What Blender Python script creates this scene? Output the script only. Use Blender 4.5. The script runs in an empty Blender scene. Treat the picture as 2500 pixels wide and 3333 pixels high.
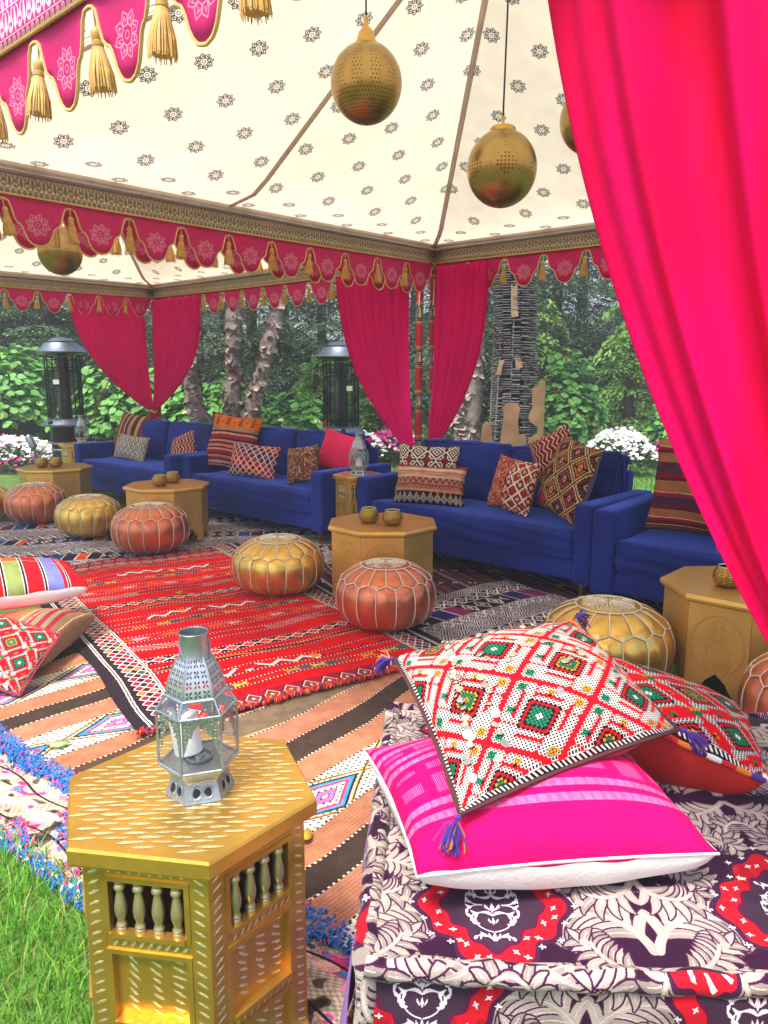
import bpy, bmesh, math, random
import numpy as np
from mathutils import Vector, Matrix

scene = bpy.context.scene
COL = scene.collection
PI = math.pi
R = math.radians
RNG = np.random.RandomState(7)
random.seed(7)

# ------------------------------------------------------------------ camera, light, exposure
CAM_H = 1.4
cd = bpy.data.cameras.new('camera')
cd.sensor_fit = 'VERTICAL'; cd.sensor_height = 24.0; cd.sensor_width = 18.0
cd.lens = 24.0 * 0.7505
cd.clip_start = 0.05; cd.clip_end = 500
cam = bpy.data.objects.new('camera', cd); COL.objects.link(cam)
cam.location = (0, 0, CAM_H); cam.rotation_euler = (R(90 - 10.2), 0, 0)
scene.camera = cam

SUN_EL, SUN_AZ = R(63), R(238)          # azimuth of the sun measured from +X, counter-clockwise
sun_dir = Vector((math.cos(SUN_EL) * math.cos(SUN_AZ), math.cos(SUN_EL) * math.sin(SUN_AZ), math.sin(SUN_EL)))
w = bpy.data.worlds.new('World'); scene.world = w; w.use_nodes = True
nt = w.node_tree
sky = nt.nodes.new('ShaderNodeTexSky'); sky.sky_type = 'NISHITA'; sky.sun_disc = False
sky.sun_elevation = SUN_EL; sky.sun_rotation = PI / 2 - SUN_AZ
sky.air_density = 1.0; sky.dust_density = 3.0; sky.ozone_density = 0.6
nt.links.new(sky.outputs[0], nt.nodes['Background'].inputs[0])
nt.nodes['Background'].inputs[1].default_value = 0.15
sd = bpy.data.lights.new('sun', 'SUN'); sd.energy = 2.9; sd.angle = R(16); sd.color = (1, 0.95, 0.87)
so = bpy.data.objects.new('sun', sd); COL.objects.link(so)
so.location = (-8, -12, 20); so.rotation_euler = (-sun_dir).to_track_quat('-Z', 'Y').to_euler()
vs = scene.view_settings
scene.display_settings.display_device = 'sRGB'
vs.view_transform = 'Standard'; vs.look = 'None'; vs.exposure = 1.2; vs.gamma = 1.0; vs.use_curve_mapping = False
scene.render.engine = 'CYCLES'
scene.cycles.max_bounces = 9; scene.cycles.diffuse_bounces = 5; scene.cycles.glossy_bounces = 4
scene.cycles.transmission_bounces = 6; scene.cycles.transparent_max_bounces = 16
scene.cycles.sample_clamp_indirect = 6.0
scene.cycles.use_denoising = True

# ------------------------------------------------------------------ objects and naming
def put(o, parent=None, loc=(0, 0, 0), rz=0.0):
    COL.objects.link(o)
    if parent is not None: o.parent = parent
    o.location = loc
    if rz: o.rotation_euler = (0, 0, rz)
    return o
def tag(o, label=None, cat=None, group=None, kind=None):
    if label: o['label'] = label
    if cat: o['category'] = cat
    if group: o['group'] = group
    if kind: o['kind'] = kind
    return o
def thing(name, label, cat, loc=(0, 0, 0), rz=0.0, group=None):
    o = put(bpy.data.objects.new(name, None), None, loc, rz)
    o.empty_display_size = 0.1
    return tag(o, label, cat, group)
def dup(o, loc=None, rz=None, label=None, parent=None):
    c = o.copy(); COL.objects.link(c)
    c.parent = parent
    if loc is not None: c.location = loc
    if rz is not None: c.rotation_euler = (0, 0, rz)
    if label: c['label'] = label
    for ch in list(o.children): dup(ch, parent=c)
    return c

class MB:
    """collects faces (with uv and material slot) and builds one mesh object"""
    def __init__(s): s.v = []; s.f = []; s.uv = []; s.m = []
    def add(s, vs, fs, uvs=None, m=0, M=None):
        b = len(s.v)
        if M is not None: vs = [M @ Vector(p) for p in vs]
        s.v += [tuple(p) for p in vs]
        for i, f in enumerate(fs):
            s.f.append(tuple(b + k for k in f)); s.m.append(m)
            s.uv.append(uvs[i] if uvs else None)
        return s
    def box(s, c, d, m=0, M=None):
        x, y, z = c; a, b, h = d[0] / 2, d[1] / 2, d[2] / 2
        v = [(x - a, y - b, z - h), (x + a, y - b, z - h), (x + a, y + b, z - h), (x - a, y + b, z - h),
             (x - a, y - b, z + h), (x + a, y - b, z + h), (x + a, y + b, z + h), (x - a, y + b, z + h)]
        f = [(3, 2, 1, 0), (4, 5, 6, 7), (0, 1, 5, 4), (1, 2, 6, 5), (2, 3, 7, 6), (3, 0, 4, 7)]
        return s.add(v, f, None, m, M)
    def prism(s, poly, z0, z1, m=0, M=None, taper=1.0):
        n = len(poly)
        v = [(p[0], p[1], z0) for p in poly] + [(p[0] * taper, p[1] * taper, z1) for p in poly]
        f = [tuple(range(n - 1, -1, -1)), tuple(range(n, 2 * n))] + [(i, (i + 1) % n, n + (i + 1) % n, n + i) for i in range(n)]
        return s.add(v, f, None, m, M)
    def lathe(s, prof, n=24, m=0, M=None, caps=True, a0=0.0):
        v = []; f = []
        for r, z in prof:
            v += [(r * math.cos(a0 + 2 * PI * k / n), r * math.sin(a0 + 2 * PI * k / n), z) for k in range(n)]
        uv = []
        L = len(prof)
        for i in range(L - 1):
            for k in range(n):
                k2 = (k + 1) % n
                f.append((i * n + k, i * n + k2, (i + 1) * n + k2, (i + 1) * n + k))
                uv.append(((k / n, i / (L - 1)), ((k + 1) / n, i / (L - 1)), ((k + 1) / n, (i + 1) / (L - 1)), (k / n, (i + 1) / (L - 1))))
        if caps:
            f.append(tuple(range(n - 1, -1, -1))); uv.append(None)
            f.append(tuple((L - 1) * n + k for k in range(n))); uv.append(None)
        return s.add(v, f, uv, m, M)
    def tube(s, pts, r, n=6, m=0, M=None, closed=False):
        pts = [Vector(p) for p in pts]; N = len(pts); v = []; f = []
        rs = r if isinstance(r, (list, tuple, np.ndarray)) else [r] * N
        up = None
        for i, p in enumerate(pts):
            if closed: t = pts[(i + 1) % N] - pts[i - 1]
            else: t = pts[min(i + 1, N - 1)] - pts[max(i - 1, 0)]
            if t.length < 1e-9: t = Vector((0, 0, 1))
            t.normalize()
            if up is None:
                up = Vector((0, 0, 1)) if abs(t.z) < .9 else Vector((1, 0, 0))
            a = up - t * up.dot(t)
            if a.length < 1e-6: a = t.orthogonal()
            a.normalize(); up = a; b = t.cross(a)
            v += [tuple(p + (a * math.cos(2 * PI * k / n) + b * math.sin(2 * PI * k / n)) * rs[i]) for k in range(n)]
        uv = []
        for i in range(N if closed else N - 1):
            j = (i + 1) % N
            for k in range(n):
                k2 = (k + 1) % n
                f.append((i * n + k, i * n + k2, j * n + k2, j * n + k))
                uv.append(((k / n, i / N), ((k + 1) / n, i / N), ((k + 1) / n, (i + 1) / N), (k / n, (i + 1) / N)))
        if not closed:
            f.append(tuple(range(n - 1, -1, -1))); uv.append(None)
            f.append(tuple((N - 1) * n + k for k in range(n))); uv.append(None)
        return s.add(v, f, uv, m, M)
    def grid(s, fn, nu, nv, m=0, uvfn=None, flip=False, M=None):
        v = [fn(i / nu, j / nv) for j in range(nv + 1) for i in range(nu + 1)]
        f = []; uv = []
        U_ = uvfn or (lambda a, b: (a, b))
        for j in range(nv):
            for i in range(nu):
                q = [(i, j), (i + 1, j), (i + 1, j + 1), (i, j + 1)]
                if flip: q.reverse()
                f.append(tuple(b * (nu + 1) + a for a, b in q))
                uv.append(tuple(U_(a / nu, b / nv) for a, b in q))
        return s.add(v, f, uv, m, M)
    def softbox(s, d, r, n=6, bulge=(0, 0, 0), c=(0, 0, 0), m=0, M=None, wob=0.0):
        """rounded box with pillowy faces"""
        hx, hy, hz = d[0] / 2, d[1] / 2, d[2] / 2
        ts = [-1 + 2 * i / n for i in range(n + 1)]
        # denser near the edges
        def pos(p):
            q = Vector((p[0] * hx, p[1] * hy, p[2] * hz))
            i = Vector((max(-hx + r, min(hx - r, q.x)), max(-hy + r, min(hy - r, q.y)), max(-hz + r, min(hz - r, q.z))))
            e = q - i
            if e.length > 1e-9: q = i + e.normalized() * r
            q.x += bulge[0] * p[0] * (1 - p[1] ** 2) * (1 - p[2] ** 2)
            q.y += bulge[1] * p[1] * (1 - p[0] ** 2) * (1 - p[2] ** 2)
            q.z += bulge[2] * p[2] * (1 - p[0] ** 2) * (1 - p[1] ** 2)
            if wob:
                q += Vector((math.sin(7 * p[1] + 5 * p[2]), math.sin(6 * p[0] + 8 * p[2] + 1), math.sin(9 * p[0] + 5 * p[1] + 2))) * wob
            return (q.x + c[0], q.y + c[1], q.z + c[2])
        nx = [1 - 2 * r / d[k] for k in range(3)]
        def axis(k):
            e = max(0.0, 1 - 2 * r / d[k])
            a = [-1, -1 + (1 - e) * .35, -1 + (1 - e) * .7, -e]
            mid = [-e + 2 * e * i / n for i in range(1, n)]
            return a + mid + [-x for x in reversed(a)]
        ax = [axis(0), axis(1), axis(2)]
        for k, sgn in ((0, 1), (0, -1), (1, 1), (1, -1), (2, 1), (2, -1)):
            a, b = [(1, 2), (2, 0), (0, 1)][k]
            A, B = ax[a], ax[b]
            v = []; f = []; uv = []
            for y in B:
                for x in A:
                    p = [0, 0, 0]; p[k] = sgn; p[a] = x; p[b] = y
                    v.append(pos(p))
            W = len(A)
            for j in range(len(B) - 1):
                for i in range(W - 1):
                    q = [j * W + i, j * W + i + 1, (j + 1) * W + i + 1, (j + 1) * W + i]
                    t = [(i, j), (i + 1, j), (i + 1, j + 1), (i, j + 1)]
                    if sgn < 0: q.reverse(); t.reverse()
                    f.append(tuple(q))
                    uv.append(tuple((v[jj * W + ii][a] , v[jj * W + ii][b]) for ii, jj in t))
            s.add(v, f, uv, m, M)
        return s
    def build(s, name, mats, parent=None, smooth=True, loc=(0, 0, 0), rz=0.0, sharp=38, weld=True, solid=0.0):
        me = bpy.data.meshes.new(name)
        me.from_pydata(s.v, [], s.f)
        if not isinstance(mats, (list, tuple)): mats = [mats]
        for x in mats: me.materials.append(x)
        me.polygons.foreach_set('material_index', s.m)
        if any(u is not None for u in s.uv):
            L = me.uv_layers.new(name='UVMap')
            flat = []
            for f, u in zip(s.f, s.uv):
                for k in range(len(f)):
                    flat += list(u[k]) if u is not None else [0.0, 0.0]
            L.data.foreach_set('uv', flat)
        if weld:
            bm = bmesh.new(); bm.from_mesh(me)
            bmesh.ops.remove_doubles(bm, verts=bm.verts, dist=1e-5)
            bmesh.ops.recalc_face_normals(bm, faces=bm.faces) if weld == 'n' else None
            bm.to_mesh(me); bm.free()
        if smooth:
            me.shade_smooth()
            if sharp: me.set_sharp_from_angle(angle=R(sharp))
        me.update()
        o = put(bpy.data.objects.new(name, me), parent, loc, rz)
        if solid:
            md = o.modifiers.new('thick', 'SOLIDIFY'); md.thickness = solid; md.offset = 0
        return o

def npmesh(name, V, F, mats, parent=None, mi=None, smooth=False, uv=None):
    me = bpy.data.meshes.new(name)
    V = np.asarray(V, np.float32); F = np.asarray(F, np.int32); k = F.shape[1]
    me.vertices.add(len(V)); me.vertices.foreach_set('co', V.ravel())
    me.loops.add(F.size); me.loops.foreach_set('vertex_index', F.ravel())
    me.polygons.add(len(F)); me.polygons.foreach_set('loop_start', np.arange(0, F.size, k, dtype=np.int32))
    if not isinstance(mats, (list, tuple)): mats = [mats]
    for x in mats: me.materials.append(x)
    if mi is not None: me.polygons.foreach_set('material_index', np.asarray(mi, np.int32))
    if uv is not None:
        L = me.uv_layers.new(name='UVMap'); L.data.foreach_set('uv', np.asarray(uv, np.float32).ravel())
    me.update(calc_edges=True); me.validate()
    if smooth: me.shade_smooth()
    o = bpy.data.objects.new(name, me); put(o, parent)
    return o

# ------------------------------------------------------------------ materials
def srgb(*c):
    c = np.array(c, float)
    return tuple(np.where(c <= .04045, c / 12.92, ((c + .055) / 1.055) ** 2.4))
def hexc(h): return np.array([int(h[i:i + 2], 16) / 255 for i in (0, 2, 4)])

def M(name, base, rough=.5, metal=0.0, var=.12, vscale=6.0, bump=0.0, bscale=60.0, sheen=0.0, trans=0.0,
      spec=.5, img=None, ibump=0.0, coat=0.0, aniso_bump=None, alpha_img=False, twist=None, randvar=0.0, tint=None, col2=None):
    m = bpy.data.materials.new(name); m.use_nodes = True
    n = m.node_tree.nodes; l = m.node_tree.links
    p = n['Principled BSDF']; out = n['Material Output']
    p.inputs['Roughness'].default_value = rough; p.inputs['Sheen Weight'].default_value = 0; p.inputs['Metallic'].default_value = metal
    p.inputs['Specular IOR Level'].default_value = spec
    tc = n.new('ShaderNodeTexCoord')
    ns = n.new('ShaderNodeTexNoise'); ns.inputs['Scale'].default_value = vscale; ns.inputs['Detail'].default_value = 5
    l.new(tc.outputs['Object'], ns.inputs['Vector'])
    mr = n.new('ShaderNodeMapRange'); mr.inputs[1].default_value = .3; mr.inputs[2].default_value = .7
    mr.inputs[3].default_value = 1 - var; mr.inputs[4].default_value = 1 + var
    l.new(ns.outputs['Fac'], mr.inputs[0])
    mx = n.new('ShaderNodeMix'); mx.data_type = 'RGBA'; mx.blend_type = 'MULTIPLY'; mx.inputs[0].default_value = 1
    if img is not None:
        ti = n.new('ShaderNodeTexImage'); ti.image = img
        l.new(tc.outputs['UV'], ti.inputs['Vector']); l.new(ti.outputs['Color'], mx.inputs[6])
    else:
        mx.inputs[6].default_value = (*base, 1)
    l.new(mr.outputs[0], mx.inputs[7])
    colr = mx.outputs[2]
    if col2 is not None:      # second hue in streaks, painting in light through thin and doubled cloth
        mp2 = n.new('ShaderNodeMapping'); mp2.inputs['Scale'].default_value = (5, 5, .35); l.new(tc.outputs['Object'], mp2.inputs[0])
        n2 = n.new('ShaderNodeTexNoise'); n2.inputs['Scale'].default_value = 1.6; n2.inputs['Detail'].default_value = 3; l.new(mp2.outputs[0], n2.inputs['Vector'])
        r2 = n.new('ShaderNodeMapRange'); r2.inputs[1].default_value = .38; r2.inputs[2].default_value = .62; l.new(n2.outputs['Fac'], r2.inputs[0])
        m3 = n.new('ShaderNodeMix'); m3.data_type = 'RGBA'; l.new(r2.outputs[0], m3.inputs[0]); l.new(colr, m3.inputs[6]); m3.inputs[7].default_value = (*col2, 1); colr = m3.outputs[2]
    if randvar:
        oi = n.new('ShaderNodeObjectInfo'); hs = n.new('ShaderNodeHueSaturation')
        m2 = n.new('ShaderNodeMapRange'); m2.inputs[3].default_value = 1 - randvar; m2.inputs[4].default_value = 1 + randvar
        l.new(oi.outputs['Random'], m2.inputs[0]); l.new(m2.outputs[0], hs.inputs['Value']); l.new(colr, hs.inputs['Color'])
        colr = hs.outputs[0]
    l.new(colr, p.inputs['Base Color'])
    if sheen:
        p.inputs['Sheen Weight'].default_value = sheen; p.inputs['Sheen Roughness'].default_value = .35
        if tint: p.inputs['Sheen Tint'].default_value = (*tint, 1)
    if coat: p.inputs['Coat Weight'].default_value = coat
    hb = None
    if bump:
        nb = n.new('ShaderNodeTexNoise'); nb.inputs['Scale'].default_value = bscale; nb.inputs['Detail'].default_value = 4
        if aniso_bump:
            mp = n.new('ShaderNodeMapping'); mp.inputs['Scale'].default_value = aniso_bump
            l.new(tc.outputs['Object'], mp.inputs[0]); l.new(mp.outputs[0], nb.inputs['Vector'])
        else: l.new(tc.outputs['Object'], nb.inputs['Vector'])
        b = n.new('ShaderNodeBump'); b.inputs['Strength'].default_value = bump; b.inputs['Distance'].default_value = .01
        l.new(nb.outputs['Fac'], b.inputs['Height']); hb = b
    if img is not None and ibump:
        b2 = n.new('ShaderNodeBump'); b2.inputs['Strength'].default_value = abs(ibump); b2.inputs['Distance'].default_value = .004
        b2.invert = ibump < 0
        l.new(ti.outputs['Color'], b2.inputs['Height'])
        if hb: l.new(hb.outputs[0], b2.inputs['Normal'])
        hb = b2
    if hb: l.new(hb.outputs[0], p.inputs['Normal'])
    if alpha_img:
        l.new(ti.outputs['Alpha'], p.inputs['Alpha'])
    if trans:
        t = n.new('ShaderNodeBsdfTranslucent'); l.new(colr, t.inputs[0])
        ms = n.new('ShaderNodeMixShader'); ms.inputs[0].default_value = trans
        l.new(p.outputs[0], ms.inputs[1]); l.new(t.outputs[0], ms.inputs[2]); l.new(ms.outputs[0], out.inputs[0])
    return m

def IMG(name, a):
    h, w_ = a.shape[:2]
    im = bpy.data.images.new(name, w_, h, alpha=a.shape[2] == 4)
    b = np.ones((h, w_, 4), np.float32); b[..., :a.shape[2]] = np.clip(a, 0, 1)
    im.pixels.foreach_set(b.ravel()); im.update(); im.pack()
    return im

# ------------------------------------------------------------------ drawing textiles with numpy (x right, y up, centimetres)
class CV:
    def __init__(s, w, h, ppc, col):
        s.W, s.H = int(round(w * ppc)), int(round(h * ppc)); s.w, s.h, s.k = w, h, ppc
        s.a = np.empty((s.H, s.W, 3)); s.a[:] = hexc(col)
        s.Y, s.X = np.meshgrid((np.arange(s.H) + .5) / ppc, (np.arange(s.W) + .5) / ppc, indexing='ij')
    def p(s, mask, col):
        s.a[mask] = hexc(col) if isinstance(col, str) else col
    def stroke(s, pts, r, col=None, mask=None):
        """capsule chain; r scalar or list"""
        pts = np.array(pts, float); rs = np.full(len(pts), r, float) if np.isscalar(r) else np.array(r, float)
        for i in range(len(pts) - 1):
            a, b = pts[i], pts[i + 1]; rm = max(rs[i], rs[i + 1])
            x0 = int(max(0, (min(a[0], b[0]) - rm) * s.k)); x1 = int(min(s.W, (max(a[0], b[0]) + rm) * s.k + 2))
            y0 = int(max(0, (min(a[1], b[1]) - rm) * s.k)); y1 = int(min(s.H, (max(a[1], b[1]) + rm) * s.k + 2))
            if x1 <= x0 or y1 <= y0: continue
            X = s.X[y0:y1, x0:x1] - a[0]; Y = s.Y[y0:y1, x0:x1] - a[1]
            d = b - a; L = d @ d + 1e-12
            t = np.clip((X * d[0] + Y * d[1]) / L, 0, 1)
            D = np.hypot(X - t * d[0], Y - t * d[1]) <= rs[i] + t * (rs[i + 1] - rs[i])
            if mask is not None: mask[y0:y1, x0:x1] |= D
            else: s.a[y0:y1, x0:x1][D] = hexc(col)
    def disc(s, x, y, r, col): s.stroke([(x, y), (x + 1e-4, y)], r, col)
    def weave(s, amt=.10, cell=.35, seed=0):
        g = np.random.RandomState(seed)
        n = g.rand(s.H, s.W) - .5
        n2 = up(g.rand(max(2, int(s.h / 3)), max(2, int(s.w / 3))), s.H, s.W) - .5
        s.a *= (1 + amt * n + amt * 1.1 * n2)[..., None]
        return s
def up(g, H, W):
    y = np.linspace(0, g.shape[0] - 1.001, H); x = np.linspace(0, g.shape[1] - 1.001, W)
    yi, xi = y.astype(int), x.astype(int); fy, fx = (y - yi)[:, None], (x - xi)[None]
    fy = fy * fy * (3 - 2 * fy); fx = fx * fx * (3 - 2 * fx)
    A = g[np.ix_(yi, xi)]; B = g[np.ix_(yi, xi + 1)]; C = g[np.ix_(yi + 1, xi)]; D = g[np.ix_(yi + 1, xi + 1)]
    return (A * (1 - fx) + B * fx) * (1 - fy) + (C * (1 - fx) + D * fx) * fy
def tri(x, p): return np.abs(((x / p) % 1) - .5) * 2      # 1 at 0, 0 at mid

# ------------------------------------------------------------------ the tent frame: u runs along its back edge, v towards the viewer
P1 = Vector((.36, 6.79)); UA = math.atan2(-.672, .740)
Ud = Vector((math.cos(UA), math.sin(UA))); Vd = Vector((Ud.y, -Ud.x))
def P(u, v, z=0.0):
    q = P1 + Ud * u + Vd * v
    return (q.x, q.y, z)
def wave(x, y):
    return .004 * math.sin(5.1 * x + 2.2 * y) + .003 * math.sin(3.3 * y - 4.7 * x + 1.3) + .0025 * math.sin(9 * x + 7 * y)

# ------------------------------------------------------------------ printed and woven patterns
def star_strokes(c, x, y, r, col, lw, a0=0.0, sq=1.0):
    for k in range(8):
        a = a0 + k * PI / 4
        def q(rr, da): return (x + r * rr * math.cos(a + da), y + r * rr * math.sin(a + da))
        c.stroke([q(.42, -.36), q(.78, -.33), q(1, .02), q(.76, .30), q(.44, .36), q(.42, -.36)], lw, col)
        c.stroke([q(.55, -.1), q(.78, .0), q(.6, .18)], lw * .9, col)
    for k in range(10):
        a = k * PI / 5
        c.stroke([(x + r * .17 * math.cos(a), y + r * .17 * math.sin(a)), (x + r * .17 * math.cos(a + .63), y + r * .17 * math.sin(a + .63))], lw * .8, col)

def tex_roof():
    c = CV(46, 37, 12, 'eee2c6')
    n = up(RNG.rand(6, 7), c.H, c.W); c.a *= (1 - .04 * n)[..., None]
    for (x, y, t) in ((11.5, 9, .1), (34.5, 27.5, .25)):
        star_strokes(c, x, y, 5.2, '383537', .25, t)
    return IMG('roof_print', c.a)

def tex_frieze(bg, fg):
    c = CV(36, 13, 8, bg)
    for row, h in ((1.6, 1.0), (11.2, 1.0)):
        for k in range(12):
            x = 1.5 + 3 * k
            c.stroke([(x + .8 * math.cos(t), row + h * .75 * math.sin(t)) for t in np.linspace(0, 2 * PI, 10)], .28, fg)
            c.disc(x, row, .3, fg)
    for y in (.3, 2.9, 9.9, 12.5): c.p(np.abs(c.Y - y) < .18, fg)
    for k in range(6):
        x = 3 + 6 * k
        c.stroke([(x, 3.6), (x, 5.0)], .35, fg); c.stroke([(x, 5.2), (x, 7.6)], [1.0, .65], fg); c.disc(x, 8.6, .55, fg)
        for s_ in (-1, 1):
            c.stroke([(x + s_ * 1.3, 9.3), (x + s_ * 2.2, 8.4), (x + s_ * 2.0, 6.8), (x + s_ * 1.5, 5.2), (x + s_ * 2.6, 3.7), (x + s_ * 3, 5)], .33, fg)
            c.stroke([(x + s_ * 2.6, 6.2), (x + s_ * 3, 7.4)], .4, fg)
    c.weave(.06)
    return IMG('frieze_print', c.a)

def tex_valance(bg, fg):
    c = CV(34, 30, 10, bg)
    star_strokes(c, 17, 15.5, 6.3, fg, .22, .2)
    c.weave(.05)
    return IMG('valance_print', c.a)

def zigz(c, y0, y1, period, lw, col, x0=0, x1=None, amp=None):
    """zig-zag line filling the band y0..y1"""
    m = (c.Y >= y0) & (c.Y < y1) & (c.X >= x0) & (c.X < (x1 or c.w))
    yy = y0 + (y1 - y0) * tri(c.X, period)
    c.p(m & (np.abs(c.Y - yy) < lw), col)
def diamonds(c, y0, y1, period, cols, x0=0, x1=None, ph=0.0):
    h = (y1 - y0) / 2
    d = np.abs((((c.X + ph) / period) % 1) - .5) * 2 + np.abs(c.Y - (y0 + y1) / 2) / h
    m = (c.Y >= y0) & (c.Y < y1) & (c.X >= x0) & (c.X < (x1 or c.w))
    for lim, col in cols: c.p(m & (d < lim), col)

RED = 'c9101c'; CRIM = 'a30f28'; BLK = '221a20'; WHT = 'd6ccc6'; ORG = 'e07818'; YEL = 'd9a520'; GRN = '1d5a45'
def tex_red_kilim():
    c = CV(160, 300, 4.2, 'cc0a10')
    g = np.random.RandomState(3)
    c.p(up(g.rand(30, 3), c.H, c.W) > .66, 'b80d20')
    y = 3.0; k = 0
    while y < 296:
        h = [7.5, 5, 8.5, 4.5, 7, 6][k % 6]
        yb = c.Y + 1.1 * np.sin(c.X / 21 + k) + .7 * np.sin(c.X / 9.3 + 2 * k)
        Ysave = c.Y; c.Y = yb
        kind = k % 6
        for e in (y - .45, y + h + .45):      # stitched black/white edge lines
            m = np.abs(yb - e) < .55
            c.p(m, BLK); c.p(m & ((c.X % 1.9) < .7), WHT)
        m = (yb > y) & (yb < y + h)
        if kind == 0:
            for s_, col in ((0, '4a3d42'), (8, WHT), (17, ORG)):
                d = np.abs((((c.X + s_ + 9 * k) / 26) % 1) - .5) * 2
                q = np.abs(yb - y - h / 2) / (h / 2)
                c.p(m & (d + q < .62) & (((c.X + 1.4 * yb) % 2.6) < 1.3), col)
            c.p(m & (np.abs((((c.X + 9 * k) / 26) % 1) - .5) * 2 + np.abs(yb - y - h / 2) / (h / 2) < .22), RED)
        elif kind == 1:
            c.p(m & ((((c.X + 31 * k) / 53) % 1) < .55), '5b4a4e')
            d = np.abs((((c.X + 7 * k) / 13) % 1) - .5) * 2; q = np.abs(yb - y - h / 2) / (h / 2)
            sel = ((c.X + 7 * k) // 13) % 3
            c.p(m & (d < .55) & (np.abs(d - q) < .30), ORG); c.p(m & (d < .55) & (np.abs(d - q) < .30) & (sel == 1), YEL); c.p(m & (d < .55) & (np.abs(d - q) < .3) & (sel == 2), 'c8281c')
        elif kind == 2:
            d = np.abs((((c.X + 5 * k) / 11) % 1) - .5) * 2; q = (yb - y) / h
            st = np.floor(d * 5) / 5
            c.p(m & (np.abs(q - .2 - .6 * st) < .17) & (np.sin(c.X / 17 + 2 * k) > -.3), WHT)
            c.p(m & (np.abs(q - .2 - .6 * st + .32) < .07), BLK)
            c.p(m & (((c.X + 5 * k) // 11) % 4 == 2) & (np.abs(q - .5) < .22), RED)
            c.p(m & (((c.X + 5 * k) // 11) % 5 == 4) & (d < .35) & (np.abs(q - .5) < .3), ORG)
        elif kind == 3:
            d = np.sin(c.X / 7.0 + k) * .5
            c.p(m & (np.abs((yb - y) / h - .5 - d * .6) < .18), BLK); c.p(m & (np.abs((yb - y) / h - .5 + d * .6) < .14), ORG)
            c.p(m & (np.abs((yb - y) / h - .5 + d * .5) < .10) & (((c.X // 19) % 3) == 1), GRN)
        elif kind == 4:
            q = np.abs(yb - y - h / 2) / (h / 2)
            d = np.abs((((c.X + 3 * k) / 9) % 1) - .5) * 2
            c.p(m & (np.abs(d + q - .9) < .16), WHT); c.p(m & (d + q < .45), CRIM); c.p(m & (d + q < .22), YEL)
            c.p(m & (d + q > 1.2), BLK)
        else:
            q = (yb - y) / h
            c.p(m & (((c.X * .9 + yb * 2.2 + 9 * np.sin(c.X / 15)) % 5.2) < 1.7) & (np.sin(c.X / 12 + k) > .1), WHT)
            c.p(m & (((c.X * .9 + yb * 2.2 + 9 * np.sin(c.X / 15)) % 5.2) < .6), BLK)
        c.Y = Ysave
        y += h + [12, 8, 14, 7, 15, 9][k % 6]; k += 1
    # fringe end rows with lattice
    for y0 in (0, 286):
        m = (c.Y >= y0) & (c.Y < y0 + 13); c.p(m, '8f1226')
        diamonds(c, y0, y0 + 13, 9, [(1.0, BLK), (.86, WHT), (.72, CRIM), (.4, GRN), (.2, WHT)])
    # side borders: black, plaited white lines, crimson lattice
    X = c.X.copy()
    for side in (0, 1):
        x = X if side == 0 else c.w - X
        wob = x + .5 * np.sin(c.Y / 11)
        c.p(wob < 21, '2b2128')
        c.p((np.abs(wob - 6) < .95), WHT); c.p(np.abs(wob - 6) < .25, BLK)
        c.p((wob > 9) & (wob < 19.2), '3a1620')
        d = np.abs(((wob - 9) / 5.1 % 1) - .5) * 2 + np.abs(((c.Y / 6) % 1) - .5) * 2
        m = (wob > 9) & (wob < 19.2)
        c.p(m & (np.abs(d - 1) < .17), WHT); c.p(m & (d < .62), 'c4183a'); c.p(m & (d < .62) & ((c.Y // 6) % 7 == 3), GRN); c.p(m & (d < .62) & ((c.Y // 6) % 5 == 1), 'c9821a')
        c.p(np.abs(wob - 20) < .9, WHT); c.p(np.abs(wob - 20) < .2, BLK)
    return IMG('red_kilim_weave', c.weave(.12, seed=1).a)

def tex_tan_rug():
    c = CV(150, 330, 4.2, 'b98a62')       # x runs from the fringed edge inwards, y along the edge
    y = 0; k = 0
    seq = [('b0735a', 13), ('44362f', 13), ('b67a5c', 13), ('W', 20), ('a66e52', 12), ('3f322b', 11), ('b0755a', 14), ('W', 22), ('aa7052', 13), ('523d31', 14), ('75624e', 16)]
    while y < 330:
        col, h = seq[k % len(seq)]
        yb = c.Y + 2.2 * np.sin(c.X / 24 + .6 * k) + 1.1 * np.sin(c.X / 10 + k)
        m = (yb >= y) & (yb < y + h)
        if col != 'W':
            c.p(m, col)
            rib = (yb % 1.3) < .5
            c.a[m & rib] *= .86
        else:
            c.p(m, 'dcd3c4'); c.p(m & (((yb + (c.X // 2.2 % 2) * 1) % 2.0) < .8) & ((c.X % 2.2) < .9), '2a2422')
            q = np.abs(yb - y - h / 2) / (h / 2); d = np.abs((((c.X + 17 * k) / 44) % 1) - .5) * 2
            s_ = d * 1.1 + q
            for lo, hi, cc in ((.86, .96, '2a2422'), (.74, .86, '2f86b0'), (.66, .74, 'c04a90'), (.60, .66, 'b03028'), (1.04, 1.1, 'cc8a20'), (1.1, 1.16, '2a2422')):
                c.p(m & (s_ > lo) & (s_ < hi), cc)
            c.p(m & (s_ < .36), '2a2422'); c.p(m & (s_ < .32), 'c766a8'); c.p(m & (s_ < .14), '2a2422'); c.p(m & (s_ < .1), WHT)
        e = np.abs(yb - y) < .32; c.p(e, BLK); c.p(e & ((c.X % 2) < .9), 'd8cdb8')
        y += h; k += 1
    return IMG('tan_rug_weave', c.weave(.16, seed=2).a)

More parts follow.
